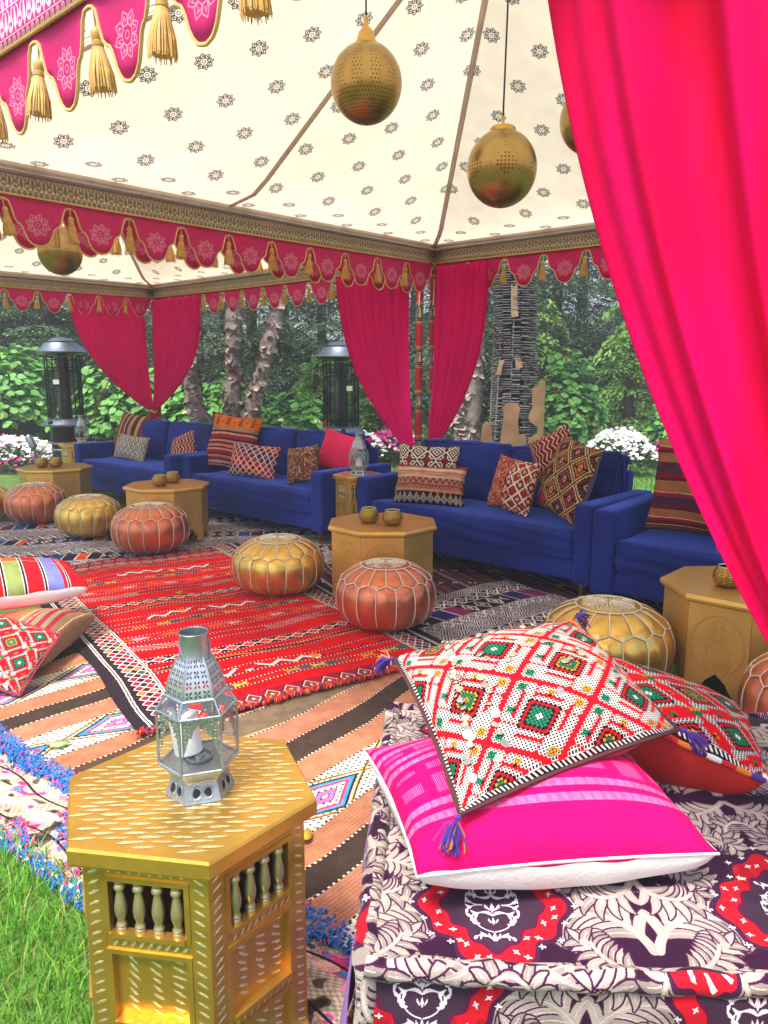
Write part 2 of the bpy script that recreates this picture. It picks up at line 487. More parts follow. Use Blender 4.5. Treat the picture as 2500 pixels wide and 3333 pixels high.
def tex_bw_rug(seed, w_, h_, bars):
    g = np.random.RandomState(seed)
    c = CV(w_, h_, 3.4, 'b9aeb6')
    y = 0; k = 0
    while y < h_:
        h = [12, 16, 10, 18][k % 4]
        m = (c.Y >= y) & (c.Y < y + h)
        yl = c.Y - y; q = np.abs(yl - h / 2) / (h / 2)
        per = [8, 11, 6, 13][k % 4]
        d = np.abs(((c.X / per) % 1) - .5) * 2
        c.p(m, '1d1a22')
        if k % 4 == 3:
            x = c.X
            pos = 0; i = 0
            while pos < w_:
                col, ww = bars[i % len(bars)]
                c.p(m & (x >= pos) & (x < pos + ww), col); c.p(m & (np.abs(x - pos) < .5), WHT)
                if col == 'D':
                    pass
                pos += ww; i += 1
            dm = ((x // 30) % 2 == 1) & m
            dd = np.abs(((x / 9) % 1) - .5) * 2
            c.p(dm, '26222a'); c.p(dm & (dd + q < .9), 'c9bfc6'); c.p(dm & (dd + q < .6), '1d1a22'); c.p(dm & (dd + q < .35), 'cdb9c4')
        elif k % 4 == 0:
            c.p(m & (np.abs(d + q - 1) < .2), 'd6ccd0'); c.p(m & (d + q < .5), 'c2b4bc'); c.p(m & (d + q < .22), '1d1a22')
        elif k % 4 == 1:
            s_ = (d + q)
            c.p(m & ((s_ * 3.2 % 1) < .5), 'cfc5ca')
            c.p(m & (s_ < .25), '7c5a78')
        else:
            c.p(m & (((np.floor(c.X / 1.1) + np.floor(yl / 1.1)) % 2) == 0), 'c4bac0'); c.p(m & (np.abs(d - q) < .16), 'd8d0d2')
        c.p(np.abs(c.Y - y) < .55, WHT); c.p(np.abs(c.Y - y) < .2, BLK)
        y += h; k += 1
    n = up(g.rand(14, 14), c.H, c.W); c.a *= (.82 + .3 * n)[..., None]
    return IMG('diamond_rug_weave', c.weave(.2, seed=seed).a)

def tex_stripe_rug():
    c = CV(200, 120, 3.4, '55323f')
    x = c.X + .45 * c.Y + 2 * np.sin(c.Y / 13)
    n = np.floor(x / .9)
    r = np.random.RandomState(4).rand(600)
    v = r[(n.astype(int)) % 600]
    for lo, hi, col in ((0, .3, '4d2b3a'), (.3, .5, '6b3d48'), (.5, .68, '2c1c28'), (.68, .8, 'a88e8c'), (.8, .9, '7a4a4e'), (.9, 1, '3a2a48')):
        c.p((v >= lo) & (v < hi), col)
    for y in (28, 70, 104):
        m = np.abs(c.Y - y) < 1.2; v2 = r[(np.floor(c.X / 1.8).astype(int) * 7) % 600]
        c.p(m & (v2 < .25), 'b8402a'); c.p(m & (v2 > .25) & (v2 < .5), 'c9bcb4'); c.p(m & (v2 > .5) & (v2 < .75), '2b2a58')
    return IMG('striped_rug_weave', c.weave(.2, seed=5).a)

def tex_tuft_rug():
    c = CV(330, 46, 4.2, 'c9b9a2')
    g = np.random.RandomState(8)
    c.p((((np.floor(c.X / 1.2) + np.floor(c.Y / 1.2)) % 2) == 0), 'a08c78')
    n = up(g.rand(12, 80), c.H, c.W)
    for lo, hi, col in ((.0, .16, '3a3230'), (.72, .80, 'd8839a'), (.80, .9, 'd03a70'), (.9, 1, '2a7fb8'), (.16, .26, '5b4f48')):
        c.p((n > lo) & (n < hi), col)
    n = up(g.rand(9, 60), c.H, c.W); c.p((n > .74) , 'e0aa98')
    for y in (12, 30): c.p((np.abs(c.Y - y - 2 * np.sin(c.X / 8)) < .5), '2a2422')
    return IMG('tuft_rug_weave', c.weave(.3, seed=9).a)

# ---- cushions
def stripes_img(name, seq, w_=50, h_=50, horiz=True, extra=None, ppc=6, wob=.25):
    c = CV(w_, h_, ppc, seq[0][0])
    A = (c.Y if horiz else c.X) + wob * np.sin((c.X if horiz else c.Y) / 4.0)
    tot = sum(s_[1] for s_ in seq); L = h_ if horiz else w_
    pos = -1.0; k = L / tot
    for col, ww in seq:
        c.p((A >= pos) & (A < pos + ww * k + 1), col); pos += ww * k
    if extra: extra(c)
    return IMG(name, c.weave(.12, seed=len(seq)).a)

def tex_brown_stripe():
    s_ = [('4a2022', 3), ('a8825c', 4), ('2a1a1c', 1), ('6b2a2a', 3), ('b08a64', 3), ('3a2020', 2), ('9c4a34', 2), ('2a1a1c', 1), ('d8c8a8', .8), ('4a2024', 3), ('a08060', 4), ('5a2428', 3), ('2a1a1c', 1), ('b29068', 3), ('74302e', 3), ('6a5048', 4), ('4a2428', 4)]
    return stripes_img('brown_stripe_weave', s_, horiz=False)
def tex_rust_stripe():
    s_ = [('7c4a36', 5), ('3a1c20', 1), ('d0a878', .6), ('5a1a26', 3), ('7a1c2c', 2), ('c9a070', .6), ('8a5238', 5), ('3a1c20', 1), ('5a1824', 2), ('3a2438', 4), ('7a1c2c', 2), ('b09068', .5), ('90583c', 6), ('3a1c20', 1), ('6a1826', 3), ('42283c', 4), ('5a1a26', 2), ('8a5a40', 6), ('2a1418', 1), ('7a1c2c', 3), ('c0a070', .5), ('9a6446', 6)]
    def ex(c):
        for (x, y) in ((25, 20.5), (25, 33.5)):
            for a in (0, PI / 4, PI / 2, 3 * PI / 4):
                c.stroke([(x - 2 * math.cos(a), y - 1.4 * math.sin(a)), (x + 2 * math.cos(a), y + 1.4 * math.sin(a))], .4, 'e0d6c4')
    return stripes_img('rust_stripe_weave', s_, extra=ex)
def tex_orange_kilim():
    s_ = [('6a1a30', 3), ('c08878', 2), ('2a181c', 1), ('b88478', 3), ('3a2028', .8), ('7a2034', 2), ('a86a60', 2), ('2a181c', 1.2), ('8a1e30', 2.5), ('c08070', 1.5), ('2a181c', 1), ('c46a50', 2), ('5a1c28', 1.6), ('b07a6a', 1.6), ('2a181c', 1), ('8a2434', 3), ('c08878', 1.5), ('2a181c', 1.2), ('a4502c', 2), ('c8661c', 14)]
    def ex(c):
        c.p((c.Y > 33) & (c.Y < 35.2), BLK); zigz(c, 33, 35.2, 2.2, .5, 'd8c0a0')
        for x in (9, 20, 31, 42):
            for k in range(4):
                c.stroke([(x, 37 + 2.6 * k), (x, 39.6 + 2.6 * k)], .35, '3a2818')
                for s_ in (-1, 1): c.stroke([(x, 37.8 + 2.6 * k), (x + 2 * s_, 39 + 2.6 * k)], .35, '3a2818')
        for x in (3.5, 14.5, 25.5, 36.5, 46): c.disc(x, 41, .9, '9a3a18')
        for x in (24, 27.5):
            c.stroke([(x - 1, 4), (x - 1, 6), (x + 1, 4), (x + 1, 6)], .3, BLK)
    return stripes_img('orange_kilim_weave', s_, extra=ex)
def tex_bw_lumbar():
    c = CV(60, 30, 5, '262227')
    d = tri(c.X, 7.5); q = tri(c.Y, 7.5)
    s_ = d + q
    c.p((np.abs(s_ - 1) < .17), 'cfc8bc'); c.p(s_ < .45, 'b8aea4'); c.p(s_ < .2, '262227'); c.p((s_ > 1.55), 'cfc8bc'); c.p(s_ > 1.78, '7a3038')
    c.p((((c.X + c.Y) % 1.5) < .5) & (np.abs(s_ - .7) < .12), 'd8d0c4')
    return IMG('lozenge_weave', c.weave(.15).a)
def tex_red_zig():
    c = CV(45, 45, 5, '7a1c28')
    a = c.X + 3 * tri(c.Y, 9)
    c.p((a % 4.2) < 1.0, 'd8c0b4'); c.p(((a + 1.4) % 4.2) < .6, '2c1418'); c.p(((a + 2.6) % 8.4) < .8, 'b0503a')
    return IMG('red_zigzag_weave', c.weave(.2).a)
def tex_hearts():
    c = CV(55, 32, 6, '3a1626')
    per = 6.4; g = np.random.RandomState(12)
    i = np.floor(c.X / per).astype(int); j = np.floor((c.Y + (i % 2) * 0) / per).astype(int)
    d = tri(c.X + per / 2, per); q = tri(c.Y + per / 2, per)
    s_ = (1 - d) + (1 - q)
    pal = ['8a1a30', '5a2040', 'c03020', '2a6a78', 'b02a50', '3a2a5a', 'c06a2a', '7a1428', 'a01a3a', '8a1a30', '6a2a48']
    A = np.floor((c.X + c.Y) / per).astype(int); B = np.floor((c.X - c.Y) / per).astype(int)
    idx = (A * 7 + B * 13) % len(pal)
    for k, col in enumerate(pal): c.p(idx == k, col)
    f1 = np.abs((((c.X + c.Y) / per) % 1) - .5); f2 = np.abs((((c.X - c.Y) / per) % 1) - .5)
    c.p((np.maximum(f1, f2) < .22), '2a1420'); c.p((np.maximum(f1, f2) < .14) & (idx % 3 == 0), 'c8402a')
    c.p((np.maximum(f1, f2) > .42), 'd2b8b4')
    return IMG('heart_lozenge_weave', c.weave(.15).a)
def tex_hook():
    c = CV(48, 46, 6, '2c1a1e')
    xx = c.X % 12; yy = c.Y % 15; xm = np.abs(xx - 6); ym = np.abs(yy - 7.5)
    d = xm / 6 + ym / 7.5
    c.p(np.abs(d - .92) < .12, 'ded2c4'); c.p(d < .55, 'ded2c4'); c.p(d < .38, '5a1a22'); c.p(d < .16, 'ded2c4')
    c.p((d > 1.15) & (np.abs(xm - 4.2) < .55), 'ded2c4'); c.p((d > 1.15) & (np.abs(ym - 6.2) < .55), 'ded2c4')
    c.p((d > 1.45), '7a2028')
    m = (np.floor(c.X / 12) == 0) & (np.floor(c.Y / 15) == 1); c.p(m & (d < .55) & (c.X % 12 < 6), 'd8882a'); c.p(m & (d < .38), 'c85a20')
    return IMG('hook_weave', c.weave(.12).a)
def tex_lumbar_bands():
    def ex(c):
        c.p((c.Y < 10.5), '1f191d'); diamonds(c, .8, 9.8, 4.6, [(1.0, 'cfc4bc'), (.78, '1f191d'), (.52, 'cfc4bc'), (.3, '1f191d')])
        m = (c.Y < 10.5) & (c.X > 30) & (c.X < 44); c.p(m & (tri(c.X, 4.6) < .3) & (c.Y > 6), 'a8782a')
        zigz(c, 12, 14, 2.2, .45, '2a1a1c'); zigz(c, 16, 19.5, 4.4, .7, '1f1a1e'); zigz(c, 21.5, 23, 1.6, .35, 'd8c8b0')
    s_ = [('1f191d', 11), ('b8745a', 1.5), ('c0846c', 2.5), ('8a3a30', 1.4), ('b27058', 4), ('c89a80', 2), ('6a2a28', 1.4), ('b46a50', 2), ('c4a894', 3), ('7a2c2c', 1.2), ('a03a30', 1)]
    return stripes_img('banded_lumbar_weave', s_, 56, 31, extra=ex)
def tex_shag(name, base, cols, seed=1, dia=False):
    c = CV(42, 42, 6, base); g = np.random.RandomState(seed)
    if dia:
        m = c.X > 20
        d = tri(c.X, 9) + tri(c.Y, 9); c.p(m & (np.abs(d - 1) < .2), 'd8c8b4'); c.p(m & (d < .35), 'c8a890'); c.p(m & (np.abs(d - .6) < .1), '2a1a1a')
    for k in range(1500):
        x, y = g.rand(2) * 42; 
        if dia and x > 22 and g.rand() < .75: continue
        a = -PI / 2 + g.randn() * .7; L = 1 + 2.4 * g.rand()
        c.stroke([(x, y), (x + L * math.cos(a), y + L * math.sin(a))], .16 + .12 * g.rand(), cols[g.randint(len(cols))])
    return IMG(name, c.a)
def tex_big_lozenge():
    c = CV(56, 56, 6, '4a2a2c')
    A = (c.X + c.Y) / 1.414; B = (c.X - c.Y) / 1.414 + 40
    per = 13.2
    fa = (A / per) % 1; fb = (B / per) % 1
    ia = np.floor(A / per).astype(int); ib = np.floor(B / per).astype(int)
    u_ = np.abs(fa - .5) * 2; v_ = np.abs(fb - .5) * 2; mxx = np.maximum(u_, v_)
    # two triangles in every lozenge with a stepped hook
    pal = ['8a4038', 'b0604a', '6a2a38', 'c06a28', '7a3a40', '9a3040']
    idx = (ia * 3 + ib * 5) % 6
    for k, col in enumerate(pal): c.p((idx == k) & (mxx < .62), col)
    c.p((mxx < .62) & (np.abs(fa - fb) < .07), '1e1618'); c.p((mxx < .46) & (mxx > .34), '1e1618')
    c.p((mxx < .2), 'c89a84'); c.p((mxx < .1), '1e1618')
    c.p((mxx > .62) & (mxx < .74), '1e1618')
    saw = ((A + B) % 2.2 < 1.1)
    c.p((mxx >= .74), 'c8a070'); c.p((mxx >= .93), '1e1618'); c.p((mxx >= .74) & (mxx < .84) & saw, '1e1618')
    m = (c.Y < 17) & (c.X < 30) & (mxx < .62); c.p(m & (idx % 2 == 0), 'c02848')
    return IMG('lozenge_kilim_weave', c.weave(.14).a)
def tex_multi():
    c = CV(55, 55, 6, 'c80e1c')
    cols = ['d0101e', '6f72bc', 'e0101e', '7d8c50', 'c0101e', 'd0501a', '6a6ab8', '7a3a80']
    cols2 = ['b81028', '6a6ab8', 'c80e20', 'd8501a', 'b01428', '6f8048', 'c01020', '6a6ab8']
    for k in range(8):
        x0 = 50 - 6.6 * k; m = (c.X < x0) & (c.X >= x0 - 6.6)
        if k == 0: m = c.X >= x0 - 6.6 + 2
        c.p(m & (c.Y < 26), cols[k]); c.p(m & (c.Y >= 26), cols2[k])
    for k in range(8):
        x = 50 - 6.6 * k - (4.6 if k == 0 else 6.6)
        c.p(np.abs(c.X - x) < .65, WHT); c.p(np.abs(c.X - x) < .32, BLK)
    c.p(np.abs(c.Y - 26 - .4 * np.sin(c.X * 2)) < .3, 'e09060')
    return IMG('patch_stripe_weave', c.weave(.14).a)
def tex_brown_kilim():
    def ex(c):
        m = (c.X > 5) & (c.X < 27); c.p(m, 'd8401c')
        n = up(np.random.RandomState(2).rand(9, 9), c.H, c.W); c.p(m & (n > .6), 'e8602c'); c.p(m & (n < .25), 'd01c18')
        for (x, y) in ((10, 12), (10, 24), (10, 36), (22, 18), (22, 30), (22, 42)):
            for a in (0, PI / 4, PI / 2, 3 * PI / 4): c.stroke([(x - 2.4 * math.cos(a), y - 2.4 * math.sin(a)), (x + 2.4 * math.cos(a), y + 2.4 * math.sin(a))], .5, '7a5a8a')
        for x in (3.4, 29, 32, 47): c.p((np.abs(c.X - x) < .5) & ((c.Y % 1.6) < .9), 'd8b890')
    s_ = [('7a6048', 5), ('c06030', 22), ('86674c', 5), ('8f2434', 2.5), ('8a7a5c', 2.4), ('8f2434', 2.4), ('8a7a5c', 2.4), ('8f2434', 2.4), ('86674c', 6)]
    return stripes_img('brown_kilim_weave', s_, horiz=False, extra=ex)

def tex_embroidery(name, n=60, cellpx=16, per=17, seed=0):
    """counted-thread lozenge net: n x n stitches"""
    S = n * cellpx
    yy, xx = np.mgrid[0:S, 0:S] / cellpx
    fx = xx % 1; fy = yy % 1
    i = np.floor(xx) + .5; j = np.floor(yy) + .5
    h = per
    A = (i + j) / 2 ; B = (i - j) / 2
    a = (A % (h / 1.0)) - h / 2; b = (B % (h / 1.0)) - h / 2
    ca = np.floor(A / h); cb = np.floor(B / h)
    d = np.maximum(np.abs(a), np.abs(b))           # lozenge distance 0..h/2
    img = np.empty((S, S, 3)); img[:] = hexc('ddd5cc')
    dot = (np.abs(fx - .5) < .33) & (np.abs(fy - .5) < .33); img[dot] = hexc('241c20')
    RD, BK, OR, GR, WH = hexc('c80e1c'), hexc('1c1619'), hexc('d0861a'), hexc('0e7450'), hexc('ddd5cc')
    D = h / 2 - d                                   # distance from the cell border
    img[(D < .95)] = BK
    img[(D < .60)] = RD
    alt = ((ca + cb) % 2 == 0)
    ring = (d >= 2.6) & (d < 3.5); img[ring] = RD; img[(d >= 3.5) & (d < 3.85)] = BK
    st = (np.abs(fx - .5) < .42) & (np.abs(fy - .5) < .42)
    img[d < 2.6] = BK
    m = (d < 2.5) & st
    img[m & alt] = OR; img[m & ~alt] = GR
    img[m & (d < 1.7) & alt] = GR; img[m & (d < 1.0) & alt] = OR; img[m & (d < .8) & ~alt] = WH
    # red hooked lines from the lozenges outwards
    hook = (d >= 4.9) & (d < 5.75) & (((np.abs(a) > np.abs(b)) & (np.abs(b) < 3.4)) | ((np.abs(b) >= np.abs(a)) & (a > -2.0)))
    img[hook] = RD; img[(d >= 5.75) & (d < 6.0) & hook] = BK
    arm = ((np.abs(a - 3.0) < .5) & (b > 4.0) & (b < 7.6)) | ((np.abs(a + 3.0) < .5) & (b < -4.0) & (b > -7.6)) | ((np.abs(b - 3.0) < .5) & (a < -4.0)) | ((np.abs(b + 3.0) < .5) & (a > 4.0)); img[arm] = RD
    for (u, v, col) in ((6.2, 6.2, OR), (-6.2, -6.2, GR), (6.2, -6.2, GR), (-6.2, 6.2, OR), (6.4, .0, OR), (-.0, -6.4, GR)):
        q = np.maximum(np.abs(a - u), np.abs(b - v)); img[q < 1.0] = BK; img[(q < .8) & st] = col
    e = np.minimum.reduce([xx, yy, n - xx, n - yy])
    img[e < 1.7] = hexc('1a1418'); img[(e < 1.7) & (((xx + yy) % 1.5) < .7)] = hexc('ece6de'); img[e < .45] = hexc('2a1a1e')
    r = np.random.RandomState(seed)
    img *= (1 + .12 * (r.rand(S, S) - .5))[..., None]
    return IMG(name, img)

def tex_pink_stripe():
    c = CV(62, 50, 12, 'e2045e')
    y = 15; g = np.random.RandomState(5)
    tw = (((c.X * 3.1 + c.Y * 3.1) % 1) < .5) & (((c.X * 4.7) % 1) < .72)
    for y0, h in ((11.5, 2.0), (15.2, 1.8), (29.5, 1.6), (32.4, 1.6), (38, 1.8), (42, 2.2), (46, 1.6)):
        c.p((c.Y > y0) & (c.Y < y0 + h) & tw, 'dcb8d8')
    for y0, y1 in ((18.6, 24), (26, 28), (35, 37.4)):
        m = (c.Y > y0) & (c.Y < y1)
        x0 = 0
        for x in np.arange(2, 62, 9.0):
            blk = m & (c.X > x) & (c.X < x + 6.2) & (np.abs(c.Y - (y0 + y1) / 2) < (y1 - y0) / 2 * (.55 + .45 * ((x // 9) % 2)))
            c.p(blk & (((c.X * 2.2) % 1) < .4) & (((c.Y * 2) % 1) < .5), 'd89ad0')
    return IMG('pink_stripe_weave', c.weave(.10).a)

def tex_brocade():
    c = CV(64, 84, 10, '2a0a28')
    DK, SV, SV2, HL = '3c1436', 'a3968f', '8b7e78', 'bcaea6'
    g = np.random.RandomState(6)
    def comma(x, y, a, L, w0, curl, n=12):
        pts = []; rs = []
        for k in range(n + 1):
            t = k / n
            pts.append((x, y)); rs.append(max(.12, w0 * (math.sin(PI * min(1, .18 + .82 * t)) ** .8 if t > .02 else .5)))
            x += L / n * math.cos(a); y += L / n * math.sin(a); a += curl / n
        return pts, rs
    def both(pts, r, col):
        c.stroke(pts, r, col); c.stroke([(c.w - x, y) for x, y in pts], r, col)
    def lobe(x, y, a, L, w0, curl):
        q, r = comma(x, y, a, L, w0, curl)
        both(q, [v + .34 for v in r], DK); both(q, r, SV if g.rand() < .6 else SV2)
        both(q[:9], .13, HL)
    def acanthus(x, y, a, L, curl, sc=1.0):
        n = 26; pts = []
        for k in range(n + 1):
            pts.append((x, y)); x += L / n * math.cos(a); y += L / n * math.sin(a); a += curl / n * (1 + k / n)
        for k in range(n - 1, 1, -3):
            t = k / n; p0, p1 = pts[k], pts[k + 1]; aa = math.atan2(p1[1] - p0[1], p1[0] - p0[0])
            ll = (L * .36 * math.sin(PI * (.22 + .62 * t)) + 2.0) * sc
            for s_ in (-1, 1): lobe(p0[0], p0[1], aa + s_ * .55, ll, 1.15 * sc, s_ * 1.25)
        lobe(*pts[-3], math.atan2(pts[-1][1] - pts[-3][1], pts[-1][0] - pts[-3][0]), L * .2, 1.0 * sc, curl * .3)
        both(pts, np.linspace(1.0, .45, n + 1) * sc, SV); both(pts, .16, HL)
    acanthus(32.5, 3, 2.25, 22, .8, .95)
    acanthus(31.5, 83, 4.0, 18, -.9, .85)
    acanthus(1, 70, -.75, 20, 1.3, .9)
    acanthus(2, 16, .7, 22, -1.2, .95)
    acanthus(.5, 30, 1.25, 26, -1.6, 1.1)
    acanthus(.5, 50, -1.2, 17, 1.8, .9)
    acanthus(3, 24, .2, 15, .9, .8)
    acanthus(3, 57, .15, 16, -.9, .85)
    acanthus(30.5, 65, 2.4, 12, -1.6, .75)
    acanthus(30.5, 19, -2.4, 12, 1.6, .75)
    acanthus(17, 66, .9, 15, -1.9, .8)
    acanthus(1, 79, .3, 13, -1.4, .75)
    acanthus(1, 5, .4, 14, 1.2, .8)
    acanthus(16, 22, -.9, 14, 1.7, .8)
    for (x, y, a) in ((13, 43, .4), (13, 52, -.6), (14, 32, .9), (25, 66, 1.4), (25, 18, -1.2), (6, 78, .3), (22, 74, 2.6), (22, 8, -2.7), (8, 60, 2.2)):
        for d in (-.8, 0, .8): lobe(x, y, a + d, 4.5, .9, d)
        both([(x, y), (x + .01, y)], 1.0, SV)
    n = up(g.rand(26, 20), c.H, c.W)
    # medallion
    cx, cy = 32, 42
    ang = np.arctan2((c.Y - cy) * .80, c.X - cx); rr = np.hypot(c.X - cx, (c.Y - cy) * .80)
    lob = 1 + .05 * np.cos(12 * ang) + .10 * np.cos(4 * ang)
    q = rr / (14.0 * lob)
    c.p(q < 1.09, DK); c.p(q < 1.0, 'b80c20'); c.p((q < 1) & (n > .62), '96091c'); c.p(q < .72, '560a36'); c.p(q < .67, '3a2438')
    for k in range(30):
        a = k * 2 * PI / 30 + .05 * g.randn(); l_ = 1 + .05 * math.cos(12 * a) + .10 * math.cos(4 * a); r0 = 14 * l_ * (.80 + .11 * (k % 2) + .03 * g.rand())
        x, y = cx + r0 * math.cos(a), cy + r0 * math.sin(a) / .80; b = g.rand() * 3
        c.stroke([(x - .9 * math.cos(b), y - .9 * math.sin(b)), (x, y), (x + .7 * math.cos(b), y + .7 * math.sin(b))], [.1, .34, .12], 'dcd4d4'); c.stroke([(x + .5 * math.sin(b), y - .5 * math.cos(b)), (x - .5 * math.sin(b), y + .5 * math.cos(b))], .16, 'dcd4d4')
    for k in range(24):
        a = k * 2 * PI / 24; l_ = 1 + .05 * math.cos(12 * a) + .10 * math.cos(4 * a); x, y = cx + 15.4 * l_ * math.cos(a), cy + 15.4 * l_ * math.sin(a) / .8
        c.stroke([(x - .6, y), (x + .6, y)], [.12, .3], 'dcd4d4'); c.stroke([(x, y - .6), (x, y + .6)], .16, 'dcd4d4')
    def vine(pts, r, col='d2c6d0'):
        for m_ in (1, -1): c.stroke([(cx + m_ * (x - cx), y) for x, y in pts], r, col)
    def curl_(x, y, a, L, cu, n=18):
        P_ = []
        for k in range(n + 1): P_.append((x, y)); x += L / n * math.cos(a); y += L / n * math.sin(a); a += cu / n * (.4 + 1.2 * k / n)
        return P_
    for (dx, dy, a, L, cu) in ((.3, -8, .25, 11, 4.4), (.3, 8, -.25, 11, -4.4), (.4, -3, .5, 8, -4.2), (.4, 3, -.5, 8, 4.2), (2.2, 0, .0, 6.5, 3.0), (2.2, 0, .0, 6.5, -3.0), (.2, -10.5, .9, 5, -2.5), (.2, 10.5, -.9, 5, 2.5)):
        P_ = curl_(cx + dx, cy + dy, a, L, cu); vine(P_, .17); vine(P_[-5:], [.16, .34, .42, .34, .16], 'd2c8d0')
        vine([P_[8], (P_[8][0] + .9, P_[8][1] + .9)], [.45, .12], 'dcd6da'); vine([P_[11], (P_[11][0] + .2, P_[11][1] - 1.2)], [.4, .1], 'dcd6da')
    for (dy, r) in ((-9.5, .7), (-5, .6), (-1, .9), (4, .7), (8.5, .6)):
        c.stroke([(cx, cy + dy - 1.3 * r), (cx, cy + dy), (cx, cy + dy + 1.9 * r)], [.12, .62 * r, .1], 'd2c8d0')
        for m_ in (1, -1): c.stroke([(cx + m_ * .5, cy + dy - .6 * r), (cx + m_ * 1.5 * r, cy + dy + .5 * r), (cx + m_ * 1.7 * r, cy + dy + 1.4 * r)], [.12, .42 * r, .1], 'd2c8d0')
    # quarter medallions on the corners of the repeat
    for (hx, hy) in ((0, 0), (64, 0), (0, 84), (64, 84)):
        ang = np.arctan2((c.Y - hy) * .8, c.X - hx); r2 = np.hypot(c.X - hx, (c.Y - hy) * .8); q = r2 / (9.0 * (1 + .06 * np.cos(12 * ang) + .08 * np.cos(4 * ang)))
        c.p(q < 1.12, DK); c.p(q < 1, 'b00c20'); c.p((q < .92) & (q > .66) & (np.cos(16 * ang + 9 * q) > .72), 'dcd4d4'); c.p(q < .55, '3a1a38'); c.p((q < .46) & (np.cos(6 * ang + 8 * q) > .2), 'd0c6cc'); c.p(q < .12, 'a80c20')
    c.a *= (.93 + .14 * n)[..., None]
    return IMG('brocade_weave', c.weave(.08).a)

def tex_sleeve():
    c = CV(16, 40, 6, 'a00f2c')
    m = (c.Y > 20) & (c.Y < 36); c.p(m, '191420')
    for y in (19.2, 36.8): c.p(np.abs(c.Y - y) < 1.1, 'c88a2a'); c.p(np.abs(c.Y - y) < .3, '7a2018')
    for x in (4, 12):
        c.stroke([(x, 25), (x, 30)], [1.6, .8], 'b9a070'); c.disc(x, 31.5, .8, 'b9a070')
        for s_ in (-1, 1): c.stroke([(x + s_ * 2.6, 23.5), (x + s_ * 2.9, 28), (x + s_ * 1.6, 32.5)], .4, 'a89a88')
    for x in (0.4, 8, 15.6): c.p(m & (np.abs(c.X - x) < .4) & ((c.Y % 1.6) < .8), '8a7a90')
    for y in (22, 34.4): c.p((np.abs(c.Y - y) < .4) & ((c.X % 1.6) < .9), 'a89a88')
    return IMG('pole_sleeve_weave', c.weave(.1).a)

def tex_emboss():
    c = CV(26, 40, 10, '808080')
    for mir in (1, -1):
        f = lambda x, y: (13 + mir * x, y)
        for (y0, a0, L, cu) in ((14, .9, 9, 2.4), (18, 1.0, 9, 2.2), (22, 1.1, 9, 2.6), (26, 1.2, 8, 2.4), (30, 1.2, 6, 2.6), (24, .2, 8, -2.6), (18, -.1, 9, -2.4), (10, .4, 12, 1.6), (6, .5, 10, -2.0), (3, .4, 8, 2.2)):
            x, y, a = 0.3, y0, a0; pts = []
            for k in range(16): pts.append(f(x, y)); x += L / 16 * math.cos(a); y += L / 16 * math.sin(a); a += cu / 16
            c.stroke(pts, np.linspace(.45, .2, 16), 'c8c8c8')
            for k in (5, 9, 13): c.stroke([pts[k], (pts[k][0] + mir * .9, pts[k][1] + 1.1)], [.5, .2], 'c8c8c8')
        c.stroke([f(11 * math.sin(t), 36 - 12 + 12 * math.cos(t)) for t in np.linspace(0, 2.6, 22)], .4, 'd0d0d0')
    c.stroke([(13, 2), (13, 34)], .4, 'c8c8c8')
    return IMG('embossed_scroll', c.a)

def tex_holes(kind):
    """gold sheet with rows of punched holes; rgb + height"""
    c = CV(60, 30, 10, 'cfa54a' if kind == 'leaf' else 'a98a52')
    if kind == 'arch':
        for k in range(12):
            x0 = 2.5 + 5 * k
            for y in np.arange(1, 29, 1.0):
                for x in np.arange(-2, 2.1, 1.0):
                    wmax = 2.1 * math.sqrt(max(0, 1 - ((y - 12) / 14) ** 2)) if y > 12 else 2.3
                    if abs(x) < wmax - .2 and (k % 1 == 0): c.disc(x0 + x + (.5 if int(y) % 2 else 0) * .8, y, .21, '54421f')
    elif kind == 'dia':
        for i in range(60):
            for j in range(30):
                x, y = i + .5, j + .5
                d = tri(np.array([x / 1.0]), 10)[0] + tri(np.array([y]), 10)[0]
                if d < .62 or abs(d - 1) < .12: c.disc(x, y, .22 if d < .62 else .12, '4a3a1c')
    else:
        g = np.random.RandomState(3)
        for i in range(30):
            for j in range(15):
                x = 2 * i + 1 + (j % 2); y = 2 * j + 1
                c.stroke([(x - .45, y - .3), (x + .4, y + .35)], [.55, .35], '2a1f0c')
                if (i + j) % 2: c.stroke([(x + .9, y + .9), (x + 1.2, y + .2)], .22, '2a1f0c')
    return IMG('punched_' + kind, c.a)

def tex_pierced():
    """tin sheet pierced with rosettes: cuts painted dark and only partly see-through"""
    c = CV(8, 10, 26, 'ffffff')
    cut = np.zeros((c.H, c.W), bool)
    for j in range(4):
        for i in range(3):
            x = 1.6 + 2.4 * i; y = 1.4 + 2.4 * j
            for a in (PI / 4, 3 * PI / 4):
                for s_ in (-1, 1):
                    px, py = x + s_ * .70 * math.cos(a), y + s_ * .70 * math.sin(a)
                    c.stroke([(px - .5 * math.cos(a), py - .5 * math.sin(a)), (px, py), (px + .5 * math.cos(a), py + .5 * math.sin(a))], [.03, .30, .03], mask=cut)
            c.stroke([(x - .16, y), (x, y), (x + .16, y)], [.02, .13, .02], mask=cut)
    edge = (c.X < .55) | (c.X > 7.45) | (c.Y < .5) | (c.Y > 9.5)
    cut &= ~edge
    a = np.ones((c.H, c.W, 4)); a[..., :3] = hexc('b9c0c8'); a[..., 3] = np.where(cut, .55, 1.0); a[cut, :3] = hexc('2c2f33')  # dark colour in the cuts paints the shade inside the dome
    st = edge & (((c.Y * 3.2) % 1 < .45) | ((c.X * 3.2) % 1 < .3)); a[st, :3] = hexc('8f969f')
    return IMG('pierced_tin', a)

